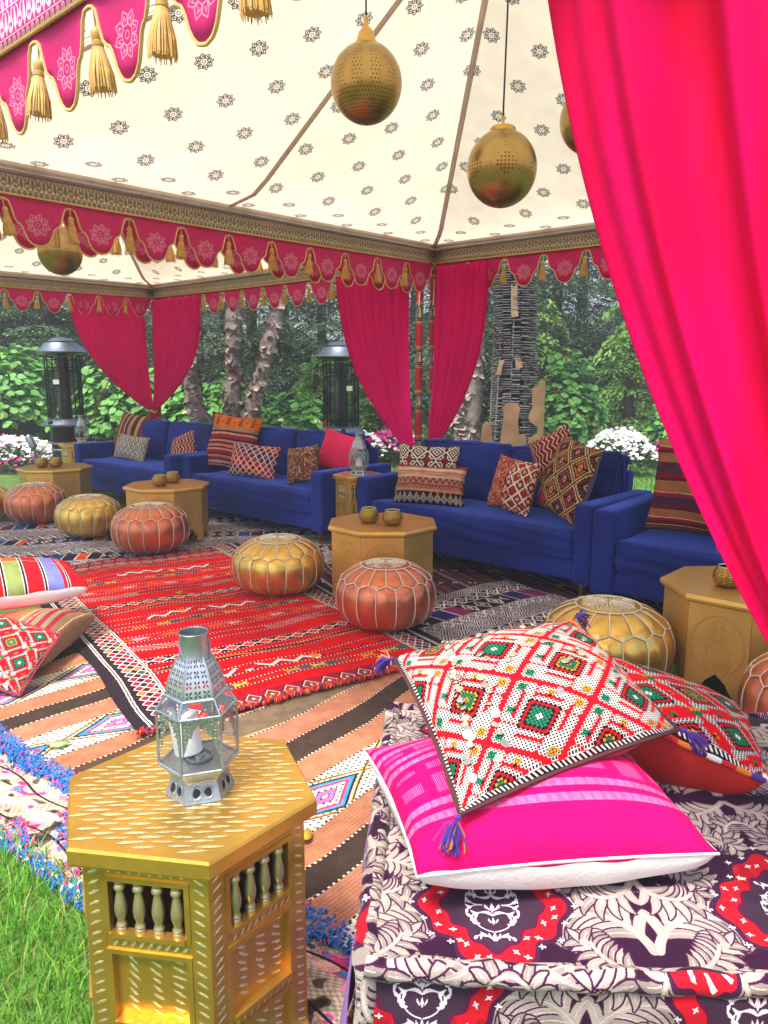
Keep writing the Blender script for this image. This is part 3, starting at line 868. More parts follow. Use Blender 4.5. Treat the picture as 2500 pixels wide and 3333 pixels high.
# ------------------------------------------------------------------ materials
T = {}
m_lawn = M('lawn_soil', srgb(.30, .42, .16), .95, var=.35, vscale=1.6, bump=.5, bscale=40)
m_grass = [M('grass_blade', srgb(*c_), .6, var=.25, vscale=1.2, trans=.35) for c_ in ((.40, .66, .17), (.32, .57, .13), (.55, .73, .25), (.66, .64, .36))]
m_soil = M('garden_soil', srgb(.25, .19, .15), .95, var=.4, vscale=4, bump=.7, bscale=30)
m_roof = M('roof_canvas', (0, 0, 0), .85, var=.07, vscale=1.6, img=tex_roof(), trans=.52, bump=.35, bscale=4, spec=.1)
m_hem = M('canvas_hem', srgb(.88, .85, .82), .8, var=.07, trans=.4)
m_strap = M('webbing_strap', srgb(.90, .84, .82), .8, var=.08, bump=.2, bscale=150, trans=.35)
m_friezeI = M('cream_frieze', (0, 0, 0), .8, img=tex_frieze('efe4d0', 'a08f78'), var=.06, trans=.5)
m_friezeO = M('fuchsia_frieze', (0, 0, 0), .7, img=tex_frieze('d8087c', 'f0c8d8'), var=.06, trans=.15)
m_val = M('crimson_valance', (0, 0, 0), .7, img=tex_valance('d80a74', 'e8a0bc'), var=.06, trans=.33)
m_trim = M('gold_piping', srgb(.87, .74, .46), .6, var=.12, trans=.2, bump=.3, bscale=200)
m_tassel = M('gold_tassel', srgb(.78, .60, .28), .55, var=.22, vscale=40, sheen=.4)
m_alu = M('tent_frame_metal', srgb(.55, .52, .52), .5, .6)
m_sleeve = M('pole_sleeve', (0, 0, 0), .7, img=tex_sleeve())
m_curtp = M('fuchsia_canvas', srgb(.84, .0, .42), .8, var=.05, trans=.2, spec=.1)
m_curtr = M('magenta_voile', srgb(.96, .05, .56), .75, var=.06, vscale=3, trans=.5, bump=.2, bscale=7, aniso_bump=(6, 6, .5), spec=.08)
m_curt = M('fuchsia_voile', srgb(.93, .0, .46), .7, var=.05, vscale=3, trans=.55, col2=srgb(.95, .01, .30), bump=.22, bscale=7, aniso_bump=(6, 6, .5), spec=.08)
m_velvet = M('blue_velvet', srgb(.09, .15, .45), .8, var=.45, vscale=2.2, sheen=1.0, tint=srgb(.40, .52, .95), bump=.15, bscale=25, spec=.2)
m_brass = M('brass_leg', srgb(.62, .45, .26), .3, .9)
m_gold = M('gold_leather', srgb(.84, .68, .34), .28, .85, var=.10, vscale=9, bump=.05, bscale=24)
m_copper = M('copper_leather', srgb(.78, .44, .31), .30, .8, var=.12, vscale=8, bump=.12, bscale=26, coat=.15)
m_stitch = M('white_stitching', srgb(.92, .88, .78), .7, bump=.8, bscale=260)
m_dark = M('dark_base', srgb(.18, .10, .08), .6)
m_ogold = M('embossed_gold', srgb(.82, .64, .31), .33, .65, var=.14, vscale=5, img=None, bump=.25, bscale=70)
em = tex_emboss()
def gold_emboss():
    m = M('embossed_gold_panel', srgb(.84, .68, .36), .33, .65, var=.14, vscale=5, bump=.15, bscale=90)
    n = m.node_tree.nodes; l = m.node_tree.links
    ti = n.new('ShaderNodeTexImage'); ti.image = em
    tc = [x for x in n if x.type == 'TEX_COORD'][0]; l.new(tc.outputs['UV'], ti.inputs[0])
    b = n.new('ShaderNodeBump'); b.inputs['Strength'].default_value = 1.0; b.inputs['Distance'].default_value = .02
    old = [x for x in n if x.type == 'BUMP'][0]
    l.new(ti.outputs['Color'], b.inputs['Height']); l.new(old.outputs[0], b.inputs['Normal']); l.new(b.outputs[0], n['Principled BSDF'].inputs['Normal'])
    return m
m_emb = gold_emboss()
m_hexgold = M('gold_paint', srgb(.82, .64, .27), .30, .8, var=.16, vscale=9, bump=.10, bscale=45)
m_gouge = M('pale_gilt_groove', srgb(.92, .86, .66), .25, .7, var=.2, vscale=80, bump=.3, bscale=200)
m_silvergold = M('silvered_gilt', srgb(.72, .66, .50), .33, .75, var=.18, vscale=12)
m_cup = [M('punched_brass_' + k, (0, 0, 0), .30, .88, img=tex_holes(k), ibump=.5, var=.1) for k in ('leaf', 'arch', 'dia')]
m_gin = M('brass_inside', srgb(.25, .18, .08), .5, .8)
m_tin = M('aged_tin', srgb(.62, .66, .70), .36, .85, var=.14, vscale=22, bump=.15, bscale=60)
m_tindark = M('dark_tin', srgb(.55, .57, .60), .42, .85, var=.15, vscale=20)
m_pierced = M('pierced_tin', (0, 0, 0), .36, .8, img=tex_pierced(), alpha_img=True, var=.12, vscale=25)
m_glass = M('lantern_glass', (1, 1, 1), .02, var=0)
def mkglass(m, alpha=.14, col=(1, 1, 1)):
    n = m.node_tree.nodes; l = m.node_tree.links
    for x in list(n):
        if x.type not in ('OUTPUT_MATERIAL',): n.remove(x)
    t = n.new('ShaderNodeBsdfTransparent'); t.inputs[0].default_value = (*col, 1)
    g = n.new('ShaderNodeBsdfGlossy'); g.inputs['Roughness'].default_value = .02
    f = n.new('ShaderNodeLayerWeight'); f.inputs[0].default_value = .5
    pw = n.new('ShaderNodeMath'); pw.operation = 'POWER'; pw.inputs[1].default_value = 4; l.new(f.outputs['Facing'], pw.inputs[0])
    a = n.new('ShaderNodeMath'); a.operation = 'MULTIPLY_ADD'; a.inputs[1].default_value = .55; a.inputs[2].default_value = .02 + alpha * .4
    l.new(pw.outputs[0], a.inputs[0])
    ms = n.new('ShaderNodeMixShader'); l.new(a.outputs[0], ms.inputs[0]); l.new(t.outputs[0], ms.inputs[1]); l.new(g.outputs[0], ms.inputs[2])
    l.new(ms.outputs[0], [x for x in n if x.type == 'OUTPUT_MATERIAL'][0].inputs[0])
mkglass(m_glass, .02)
m_hglass = M('heater_glass', (1, 1, 1), .02); mkglass(m_hglass, .10, (.72, .74, .78))
m_wax = M('white_wax', srgb(.94, .95, .96), .45, var=.02)
m_black = M('black_enamel', srgb(.09, .09, .10), .4, .3, var=.1)
m_steel = M('brushed_steel', srgb(.50, .53, .57), .32, .85, var=.1)
m_cord = M('black_cord', srgb(.05, .05, .06), .6)
m_rope = M('red_guy_rope', srgb(.55, .14, .16), .7)
m_bark = M('peeling_birch_bark', srgb(.50, .46, .43), .9, var=.45, vscale=9, bump=1.0, bscale=22)
m_flake = M('bark_flake', srgb(.62, .56, .52), .85, var=.35, vscale=14)
m_trunk = M('conifer_bark', srgb(.26, .21, .18), .95, var=.3, bump=.8, bscale=30)
m_hem1 = M('hemlock_needles', srgb(.28, .38, .25), .6, var=.4, vscale=1.3, trans=.25, randvar=.18)
m_hem2 = M('fresh_needles', srgb(.45, .62, .26), .55, var=.35, vscale=1.6, trans=.3, randvar=.12)
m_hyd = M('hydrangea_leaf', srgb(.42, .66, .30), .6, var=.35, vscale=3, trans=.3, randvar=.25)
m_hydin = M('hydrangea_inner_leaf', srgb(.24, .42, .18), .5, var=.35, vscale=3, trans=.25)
m_bloom = M('pale_bloom', srgb(.86, .88, .62), .7)
m_imp = {'white': M('white_petal', srgb(.93, .93, .92), .6, trans=.3, var=.03), 'pink': M('pink_petal', srgb(.88, .22, .62), .6, trans=.3, var=.25, vscale=14), 'leaf': M('bedding_leaf', srgb(.26, .38, .18), .5, var=.35, vscale=8, trans=.2)}
m_iron = M('weathered_steel_plate', srgb(.52, .50, .50), .5, .3, var=.3, vscale=9)
m_cop = M('tarnished_copper_sheet', srgb(.72, .54, .40), .38, .8, var=.3, vscale=3.5, bump=.2, bscale=12)
m_driftw = M('split_wood', srgb(.55, .44, .33), .8, var=.3)
m_plain = {k: M(k, srgb(*v), .85, var=.08, bump=.2, bscale=130, sheen=.1) for k, v in {
    'white_cotton': (.90, .88, .87), 'grey_linen': (.36, .30, .33), 'tan_backing': (.50, .40, .30), 'red_backing': (.72, .08, .06),
    'dark_backing': (.30, .18, .18), 'pink_velvet': (.86, .06, .32), 'purple_cloth': (.46, .30, .58), 'maroon_edge': (.62, .12, .22)}.items()}
m_seq = M('silver_sequin', srgb(.86, .84, .80), .25, .9)
m_thread = {k: M(k + '_thread', srgb(*v), .8, var=.15) for k, v in {'violet': (.26, .16, .52), 'orange': (.86, .45, .12), 'blue': (.10, .42, .72), 'white': (.9, .88, .85), 'navy': (.12, .13, .36), 'red': (.75, .10, .10), 'rose': (.85, .22, .48)}.items()}
m_leafY = M('fallen_leaf', srgb(.78, .70, .25), .6, var=.2, trans=.3)
m_leafG = M('pale_green_leaf', srgb(.66, .82, .50), .6, var=.1, trans=.3)

# ------------------------------------------------------------------ ground
g = MB(); g.grid(lambda a, b: (-60 + 120 * a, -30 + 130 * b, 0), 32, 30)
lawn = g.build('lawn_ground', m_lawn); tag(lawn, 'green mown lawn running under the tents to the garden trees', 'lawn', kind='structure')
def blob(cx, cy, rx, ry, z, n=28, rag=.12, seed=0):
    q = np.random.RandomState(seed)
    ph = q.rand(4) * 6
    pts = [(cx + rx * math.cos(t) * (1 + rag * math.sin(3 * t + ph[0]) + rag * .6 * math.sin(7 * t + ph[1])), cy + ry * math.sin(t) * (1 + rag * math.sin(4 * t + ph[2]))) for t in np.linspace(0, 2 * PI, n, endpoint=False)]
    b = MB(); b.add([(cx, cy, z + .05)] + [(x, y, z) for x, y in pts], [(0, i + 1, (i + 1) % n + 1) for i in range(n)])
    return b
o = blob(0, 19, 16, 6.0, .006, seed=3).build('woodland_soil', m_soil); tag(o, 'dark bare soil under the trees behind the lawn', 'soil', kind='structure')
o = blob(-5.6, 12.2, 2.6, 1.5, .011, seed=4).build('flower_bed_soil', m_soil); tag(o, 'dark soil of the flower bed by the left patio heater', 'soil', kind='structure')

def grass(name, n, fn, hmin, hmax, wd, label, seed):
    q = np.random.RandomState(seed)
    xy = fn(q, n); n = len(xy)
    a = q.rand(n) * 2 * PI; h = hmin + (hmax - hmin) * q.rand(n) ** 1.3
    lean = (.25 + .75 * q.rand(n)) * h; la = a + q.randn(n) * .5
    wx, wy = np.cos(a + PI / 2) * wd, np.sin(a + PI / 2) * wd
    lx, ly = np.cos(la) * lean, np.sin(la) * lean
    z0 = np.zeros(n)
    def P3(k, s_, zf, wf): return np.stack([xy[:, 0] + lx * s_ + wx * wf, xy[:, 1] + ly * s_ + wy * wf, h * zf], 1)
    V = np.stack([P3(0, 0, 0, -1), P3(0, 0, 0, 1), P3(0, .3, .6, -.75), P3(0, .3, .6, .75), P3(0, 1, .95, 0)], 1).reshape(-1, 3)
    b = (np.arange(n) * 5)[:, None]
    F = np.concatenate([b + np.array([[0, 1, 3]]), b + np.array([[0, 3, 2]]), b + np.array([[2, 3, 4]])], 1).reshape(-1, 3)
    mi = np.repeat(q.choice(4, n, p=[.42, .36, .17, .05]), 3)
    o = npmesh(name, V, F, m_grass, mi=mi); tag(o, label, 'grass', kind='stuff'); return o
EDGE0 = np.array((-1.45, 2.70)); ED = np.array((.78, -.62)); ED = ED / np.linalg.norm(ED); EN = np.array((-ED[1], ED[0]))
def near_grass(q, n):
    p = np.stack([-3.2 + 3.6 * q.rand(n), .55 + 3.4 * q.rand(n)], 1)
    nn = (p - EDGE0) @ EN
    wob = .03 * np.sin(9 * ((p - EDGE0) @ ED))
    return p[nn < -.25 + wob]
grass('lawn_grass', 105000, near_grass, .025, .075, .0022, 'bright green lawn grass in front of the rugs and gold table', 1)
def far_grass(q, n):
    p = np.stack([-9 + 17 * q.rand(n), 6.6 + 7.0 * q.rand(n)], 1)
    r = p - np.array((.36, 6.79)); v = r @ np.array((Vd.x, Vd.y))
    return p[v < -.15]
grass('back_lawn_grass', 60000, far_grass, .04, .09, .005, 'lawn grass behind the row of sofas', 2)

# ------------------------------------------------------------------ tents
S = 4.33; ZB, ZT = 2.335, 2.465; NLAP = 12; PER = S / NLAP; TU = -.03; TV = -.14; PHS = .11
def L3(u, v, z): return (u, -v, z)
EDG = [((0, 0), (1, 0), (0, 1)), ((0, 0), (0, 1), (1, 0)), ((0, S), (1, 0), (0, -1)), ((S, 0), (0, 1), (-1, 0))]
def roofz(s_): return 2.485 + (.30 * s_ if s_ < .14 else .042 + (s_ - .14) * 1.38)
LAPP = [(0, .10), (.07, .12), (.105, .2), (.13, .36), (.15, .46), (.18, .535), (.24, .57), (.275, .64), (.30, .76), (.34, .88), (.40, .965), (.5, 1.0)]
def lap(x):
    x = x % 1.0
    if x > .5: x = 1 - x
    for (a, b), (c_, d) in zip(LAPP, LAPP[1:]):
        if x <= c_: return b + (d - b) * (x - a) / (c_ - a)
    return 1.0
VD = .245
def tassel_parts(big, seed):
    """gold tassel hanging from z = 0 downwards"""
    q = np.random.RandomState(seed)
    k = MB(); k.tube([(0, 0, .0), (.001, 0, -.02), (0, 0, -.05)], .003, 6)
    k.lathe([(.004, -.046), (.013, -.052), (.0165, -.062), (.014, -.074), (.0125, -.078), (.0155, -.080), (.0155, -.090), (.013, -.092)], 12)
    f = MB()
    ns = 60 if big else 26
    f.lathe([(.012, -.091), (.019, -.115), (.024, -.15), (.027, -.185), (.026, -.19)], 14)
    for i in range(ns):
        a = 2 * PI * i / ns + q.rand() * .1; r1 = .026 + .005 * q.rand(); d = q.randn() * .08
        pts = [(.0125 * math.cos(a), .0125 * math.sin(a), -.090), ((.02) * math.cos(a + d * .5), .02 * math.sin(a + d * .5), -.118), ((r1) * math.cos(a + d), r1 * math.sin(a + d), -.155 - .005 * q.rand()), ((r1 + .003) * math.cos(a + d * 1.6), (r1 + .003) * math.sin(a + d * 1.6), -.19 - .012 * q.rand())]
        f.tube(pts, [.0014, .0018, .0018, .0012], 3)
    return k.build('knot', m_tassel).data, f.build('fringe', m_tassel).data
proto = {}
for kind in ('big', 'small'):
    a, b = tassel_parts(kind == 'big', 5); proto[kind] = (a, b)
for o in [x for x in list(COL.objects) if x.name.split('.')[0] in ('knot', 'fringe')]: bpy.data.objects.remove(o)

def make_tent(label):
    t = thing('tent', label, 'tent', P(TU, TV), UA)
    c = S / 2
    for (p0, d, nn) in EDG:
        # roof panel
        g = MB(); NA, NS = 24, 14
        def fn(a, s_, p0=p0, d=d, nn=nn):
            w_ = S * (1 - s_) / 2; k = (2 * a - 1) * w_
            u = p0[0] + d[0] * (c + k) + nn[0] * s_ * c; v = p0[1] + d[1] * (c + k) + nn[1] * s_ * c
            if d[0]: u = c + k
            else: v = c + k
            sag = .022 * math.sin(PI * min(1, s_ * 1.0)) * abs(math.sin(2 * PI * a))
            return L3(u, v, roofz(s_) - sag)
        def uvf(a, s_): return ((2 * a - 1) * S * (1 - s_) / 2 / .46 + .5, s_ * c * 1.30 / .37)
        g.grid(fn, NA, NS, 0, uvf)
        g.build('roof_panel', m_roof, t, sharp=0, weld=False)
        # straps: middle of the panel and one corner
        for mid in (True, False):
            pts = []
            for k in range(17):
                s_ = k / 16
                if mid: u, v = (c, p0[1] + nn[1] * s_ * c) if d[0] else (p0[0] + nn[0] * s_ * c, c)
                else:
                    cx, cy = {0: (0, 0), 1: (0, S), 2: (S, S), 3: (S, 0)}[EDG.index((p0, d, nn))]
                    u, v = cx + (c - cx) * s_, cy + (c - cy) * s_
                pts.append((u, v, roofz(s_) - .012))
            q = MB(); wd = .018
            for A, B in zip(pts, pts[1:]):
                dv = Vector((B[0] - A[0], B[1] - A[1])); sd_ = Vector((-dv.y, dv.x)).normalized() * wd
                vs_ = [L3(A[0] + sd_.x, A[1] + sd_.y, A[2]), L3(B[0] + sd_.x, B[1] + sd_.y, B[2]), L3(B[0] - sd_.x, B[1] - sd_.y, B[2]), L3(A[0] - sd_.x, A[1] - sd_.y, A[2])]
                q.add(vs_, [(0, 1, 2, 3)])
            q.build('roof_strap', m_strap, t, solid=.004)
        # hem roll, inner and outer frieze, frame bar
        def edge(k, off, z):
            return L3(p0[0] + d[0] * k + nn[0] * off, p0[1] + d[1] * k + nn[1] * off, z)
        def strip(name, off, z0, z1, mat, n=24, rep=.36, bow=0.0, solid=.003, parent=t):
            b = MB()
            b.grid(lambda a, s_: edge(a * S, off + bow * math.sin(PI * s_), z0 + (z1 - z0) * s_ - .012 * math.sin(PI * a)), n, 3, 0, lambda a, s_: (a * S / rep, s_))
            return b.build(name, mat, parent, sharp=0, weld=False, solid=solid)
        strip('canvas_hem', .012, ZT - .005, ZT + .045, m_hem, bow=.02)
        bi = strip('eave_band', .012, ZB, ZT, m_friezeI)
        strip('outer_band', -.012, ZB, ZT + .01, m_friezeO, parent=bi)
        strip('outer_skirt', -.014, ZT + .012, ZT + .17, m_curtp, parent=bi)
        q = MB()
        q.tube([edge(S * k / 24, .016, ZB - .012 * math.sin(PI * k / 24)) for k in range(25)], .006, 5)
        q.tube([edge(S * k / 24, .016, ZT - .006 - .012 * math.sin(PI * k / 24)) for k in range(25)], .004, 5)
        q.tube([edge(S * k / 24, -.018, ZB - .012 * math.sin(PI * k / 24)) for k in range(25)], .006, 5)
        q.build('piping', m_trim, bi)
        q = MB(); q.tube([edge(.02, .05, ZT - .03), edge(S - .02, .05, ZT - .03)], .016, 8); q.build('frame_bar', m_alu, t)
        # valance with lappets
        NL = 14 if d[0] and p0[1] else NLAP; PR = S / NL; VD = .225 if NL == 14 else .245; PH = PHS if NL == 14 else 0.0
        g = MB(); n = NL * 26
        flut = lambda x: .010 * math.sin(x / PR * 2 * PI * 1.0 + 1) 
        def zz(x, f): return ZB - .012 * math.sin(PI * x / S) - VD * lap((x + PH) / PR) * f
        def vf(a, b):
            x = a * S; f = 1 - b
            return edge(x, -.004 + flut(x) * f * .9, zz(x, f))
        g.grid(vf, n, 5, 0, lambda a, b: (a * NL + PH / PR, 1 - (1 - b) * lap(a * NL + PH / PR) * .88))
        va = g.build('valance', m_val, t, sharp=0, weld=False, solid=.003)
        q = MB(); q.tube([edge(S * k / n, -.004 + flut(S * k / n) * .9, zz(S * k / n, 1)) for k in range(n + 1)], .0052, 5)
        q.build('valance_piping', m_trim, va)
        for k in range(1, NL):
            x = k * PR - PH; big = EDG.index((p0, d, nn)) == 2
            e = put(bpy.data.objects.new('tassel', None), t, edge(x, .0, zz(x, 1) + .004)); e.rotation_euler = (.06 * RNG.randn(), .06 * RNG.randn(), RNG.rand() * 6); e.empty_display_size = .03
            for nm, me in zip(('knot', 'fringe'), proto['big' if big else 'small']): put(bpy.data.objects.new(nm, me), e)
    for (u, v) in ((0, 0), (S, 0), (0, S), (S, S)):
        q = MB(); q.tube([L3(u, v, 0), L3(u, v, 2.44)], .017, 10); po = q.build('tent_pole', m_alu, t)
        q = MB(); q.lathe([(.036, .05), (.034, 1.2), (.036, 2.28)], 14, M=Matrix.Translation(L3(u, v, 0)), caps=False)
        so_ = q.build('pole_sleeve', m_sleeve, po)
        L = so_.data.uv_layers[0].data
        for z in L: z.uv = (z.uv[0] * 1.4, z.uv[1] * 5.6)
        q = MB(); q.tube([L3(u + .03, v + .03, 2.2), L3(u + .05, v + .06, 2.1), L3(u + .045, v + .06, 1.98)], .006, 4); q.build('tie_tape', m_strap, po)
    q = MB(); q.lathe([(.07, roofz(1) - .03), (.08, roofz(1)), (.05, roofz(1) + .03)], 16, M=Matrix.Translation(L3(c, c, 0))); q.build('roof_crown', m_strap, t)
    return t
tentA = make_tent('cream tent with printed star roof over the blue sofas and gold poufs')
q_ = P1 + Ud * (TU - (S + .16)) + Vd * TV; tentB = dup(tentA, (q_.x, q_.y, 0), label='second cream tent joined on behind the first, at the left')

def curtain(label, base, dirv, w0, zt, zr, expo, folds, amp, n=(90, 60), seed=0, tail=.75, bag=.10, group='fuchsia curtains tied back at the tent poles', inner=.045, perp_sign=1):
    c = thing('curtain', label, 'curtain', (base[0], base[1], 0)); c['group'] = group
    d = Vector(dirv).normalized(); pr = Vector((-d.y, d.x)) * perp_sign
    q = np.random.RandomState(seed); ph = q.rand(8) * 6
    def fold(s_, t):
        k = 1.0 - .45 * t
        return amp * k * (math.sin(2 * PI * folds * s_ + ph[0] + .5 * math.sin(3 * t + ph[3])) + .5 * math.sin(2 * PI * folds * 1.63 * s_ + ph[1] + .7 * math.sin(2.2 * t)) + .28 * math.sin(2 * PI * folds * 2.9 * s_ + ph[2]))
    def fn(s_, t):
        z = zt + (zr - zt) * t
        outer = w0 * (1 - t ** expo) + .045
        inn = inner * (1 - t ** 3) - .015 * t ** 3
        x = inn + (outer - inn) * (s_ ** .92)
        y = fold(s_, t) * (1 - .35 * t) + amp * .09 * math.sin(41 * s_ + 9 * t + 2 * math.sin(7 * t)) * math.sin(5 * t + 3 * s_) + bag * math.sin(PI * min(1, t)) * (s_ - .2) * .6
        zz = z - .05 * s_ * math.sin(PI * t)
        return (d.x * x + pr.x * y, d.y * x + pr.y * y, zz)
    g = MB(); g.grid(fn, n[0], n[1]); g.build('drape', m_curt if w0 < .62 and n[0] > 100 else m_curtr, c, sharp=0, weld=False, solid=.0015)
    g = MB(); g.grid(lambda a, t: (lambda p, q_: (p[0] + pr.x * .006 * q_, p[1] + pr.y * .006 * q_, p[2]))(fn(.955 + .047 * a, t), -1), 3, n[1]); g.build('hem', m_curt, c, sharp=0, weld=False, solid=.002)
    def ft(s_, t):
        w_ = .06 + .17 * t ** .7
        x = -.015 + (s_ - .5) * w_ + .015; y = (.035 + .03 * t) * math.sin(2 * PI * 4 * s_ + ph[4]) 
        return (d.x * x + pr.x * y, d.y * x + pr.y * y, zr - tail * t * zr)
    g = MB(); g.grid(ft, 40, 14); g.build('curtain_tail', m_curt, c, sharp=0, weld=False, solid=.0015)
    q = MB(); q.tube([(d.x * .0 + .042 * math.cos(a), .042 * math.sin(a), zr + .012 * math.sin(a * 2)) for a in np.linspace(0, 2 * PI, 14, endpoint=False)], .012, 6, closed=True); q.build('tieback', m_trim, c)
    return c
pA = P(TU + .01, TV); pB = P(TU - .16, TV); pL = P(TU - S - .16, TV); pF = P(S - .14, TV + S)
def sh(p, a, b): return (p[0] + Ud.x * a + Vd.x * b, p[1] + Ud.y * a + Vd.y * b)
curtain('crimson curtain swept right from the middle pole, beside the metal sculpture', sh(pA, 0, .075), Ud, .56, 2.29, .70, 2.0, 8, .014, seed=1, inner=.075)
curtain('wide crimson curtain swept left from the middle pole, before the right heater', sh(pB, 0, .075), -Ud, .93, 2.29, .70, 2.3, 11, .016, seed=2, perp_sign=-1, inner=.06)
curtain('crimson curtain on the far left pole, its right half near the birch', sh(pL, 0, .075), Ud, 1.05, 2.29, .93, 2.2, 8, .015, seed=3, inner=.11)
curtain('crimson curtain on the far left pole, its left half above the striped cushion', sh(pL, -.02, .06), Vd, .98, 2.29, .93, 2.0, 8, .015, seed=4, inner=.04)
curtain('large bright fuchsia curtain hanging close by at the right edge', (pF[0] + Ud.x * -.0 - Vd.x * .1, pF[1] - Vd.y * .1), -Ud, .615, 2.325, .78, 1.6, 2.7, .042, n=(160, 90), seed=11, bag=.04, inner=.02)

def rope(label, a, b, sag=.06):
    a, b = Vector(a), Vector(b)
    pts = [a.lerp(b, k / 12) - Vector((0, 0, sag * math.sin(PI * k / 12))) for k in range(13)]
    q = MB(); q.tube(pts, .0075, 5); o = q.build('guy_rope', m_rope); tag(o, label, 'rope', 'red guy ropes of the tents')
rope('red guy rope slanting in front of the birch trunks', (-1.62 - .8, 9.4, 2.25), (-.97, 11.4, 0))
rope('red guy rope slanting across the metal sculpture and shrub', P(.02, -.02, 2.33), (4.0, 12.2, 0))
rope('red guy rope slanting down behind the left patio heater', P(-S - .2, -.02, 2.3), (-5.0, 12.1, 0))

# ------------------------------------------------------------------ rugs
def rug(name, label, img_mat, o0, ex, ey, w_, h_, z, nu, nv, thick=.006, uvs=(1, 1), wig=.012, seed=0):
    ex = Vector(ex).normalized(); ey = Vector(ey).normalized(); o0 = Vector(o0)
    q = np.random.RandomState(seed); p = q.rand(4) * 6
    def fn(a, b):
        x, y = a * w_, b * h_
        ea = wig * (math.sin(9 * b + p[0]) + .5 * math.sin(23 * b + p[1])); eb = wig * (math.sin(8 * a + p[2]) + .5 * math.sin(19 * a + p[3]))
        P_ = o0 + ex * (x + ea) + ey * (y + eb)
        return (P_.x, P_.y, z + wave(P_.x, P_.y))
    g = MB(); g.grid(fn, nu, nv, 0, lambda a, b: (a * uvs[0], b * uvs[1]))
    # turned-down edges give the cloth its thickness
    rim = [(i / nu, 0) for i in range(nu)] + [(1, j / nv) for j in range(nv)] + [(1 - i / nu, 1) for i in range(nu)] + [(0, 1 - j / nv) for j in range(nv)]
    n = len(rim); tp = [fn(*r) for r in rim]; vs_ = tp + [(a, b, c - thick) for a, b, c in tp]
    g.add(vs_, [(i, n + i, n + (i + 1) % n, (i + 1) % n) for i in range(n)], [tuple((rim[k][0] * uvs[0], rim[k][1] * uvs[1]) for k in (i, i, (i + 1) % n, (i + 1) % n)) for i in range(n)])
    o = g.build(name, img_mat, sharp=50, weld=False); tag(o, label, 'rug'); return o, fn
def wmat(name, im, b=.35, **k): return M(name, (0, 0, 0), .95, img=im, ibump=b, var=.05, spec=.06, bump=.25, bscale=160, **k)
m_striperug = wmat('striped_flatweave', tex_stripe_rug())
m_bw1 = wmat('blue_bar_kilim', tex_bw_rug(21, 230, 170, [('2a4a8a', 9), ('5a1c38', 9), ('2a4a8a', 9), ('26222a', 8), ('d8481c', 7), ('2a2226', 8)]))
m_bw2 = wmat('violet_bar_kilim', tex_bw_rug(22, 150, 170, [('2a2830', 12), ('2f2f6a', 12), ('8a2a62', 12), ('2f2f6a', 10), ('332030', 10)]))
m_redk = wmat('red_kilim', tex_red_kilim()); m_tan = wmat('tan_kilim', tex_tan_rug()); m_tuft = wmat('tufted_rug', tex_tuft_rug())
W_ = (.835, .55); L_ = (.55, -.835)
rug('striped_rug', 'dark purple rug with thin stripes under the front of the blue sofas', m_striperug, (-1.2, 4.35), (1, -.03), (.03, 1), 4.6, 2.3, .010, 60, 36, uvs=(2.3, 1.9), seed=1)
rug('striped_rug', 'dark striped rug showing at the far left behind the poufs', m_striperug, (-5.2, 6.2), (.98, .17), (-.17, .98), 2.4, 1.6, .008, 30, 20, uvs=(1.2, 1.2), seed=7)
rug('diamond_rug', 'black and white rug with blue bars under the left poufs', m_bw1, (-3.9, 4.90), (.985, .17), (-.17, .985), 4.3, 2.6, .019, 56, 40, uvs=(1.5, 1.3), seed=2)
rug('diamond_rug', 'black and white rug with violet bars behind the front gold pouf', m_bw2, (.25, 3.0), (.80, .60), (-.60, .80), 1.7, 1.28, .024, 40, 30, uvs=(1, .8), seed=3)
rg, fn_tan = rug('tan_rug', 'tan and brown striped rug with white lozenge bands under the gold table', m_tan, EDGE0 + EN * .02 - ED * .9, EN, ED, 1.9, 3.6, .030, 50, 80, uvs=(1.25, 1.1), seed=4)
tr, fn_tuft = rug('tufted_rug', 'beige rug border with blue and pink tufts along the lawn', m_tuft, EDGE0 - EN * .27 - ED * .9, ED, EN, 3.6, .33, .018, 90, 12, uvs=(1.1, 1), wig=.02, seed=5)
rr, fn_red = rug('red_kilim_rug', 'bright red kilim with wavy woven bands in the middle of the floor', m_redk, (-.93, 2.74), W_, (-L_[0], -L_[1]), 1.62, 2.95, .042, 60, 90, seed=6, wig=.01)

def tufts(name, parent, n, fn, cols, L, label=None):
    q = np.random.RandomState(n); V = []; F = []; mi = []
    for k in range(n):
        x, y, z = fn(q)
        for j in range(5):
            a = q.rand() * 2 * PI; l = L * (.6 + .6 * q.rand()); wd = .0032
            dx, dy = math.cos(a), math.sin(a); b = len(V)
            bx, by = x + q.randn() * .006, y + q.randn() * .006
            V += [(bx - dy * wd, by + dx * wd, z), (bx + dy * wd, by - dx * wd, z), (bx + dx * l * .55 + dy * wd, by + dy * l * .55 - dx * wd, z + l * .55), (bx + dx * l * .55 - dy * wd, by + dy * l * .55 + dx * wd, z + l * .55), (bx + dx * l, by + dy * l, z + l * .12)]
            F += [(b, b + 1, b + 2), (b, b + 2, b + 3), (b + 3, b + 2, b + 4)]; c_ = q.choice(len(cols), p=[x_[1] for x_ in cols]); mi += [c_] * 3
    o = npmesh(name, V, F, [m_thread[c_[0]] for c_ in cols], parent, mi); o['kind'] = 'stuff'; return o
def f1(q):
    s_ = q.rand(); b = q.rand()
    x, y, z = fn_tuft(s_, .78 + .22 * b ** .7); return x, y, z
tufts('blue_tufts', tr, 1500, f1, [('blue', .82), ('rose', .10), ('navy', .08)], .030)
def f2(q):
    while True:
        s_ = q.rand(); b = q.rand() * .74
        if math.sin(31 * s_) + math.sin(11 * b + 60 * s_) > .75: break
    return fn_tuft(s_, b)
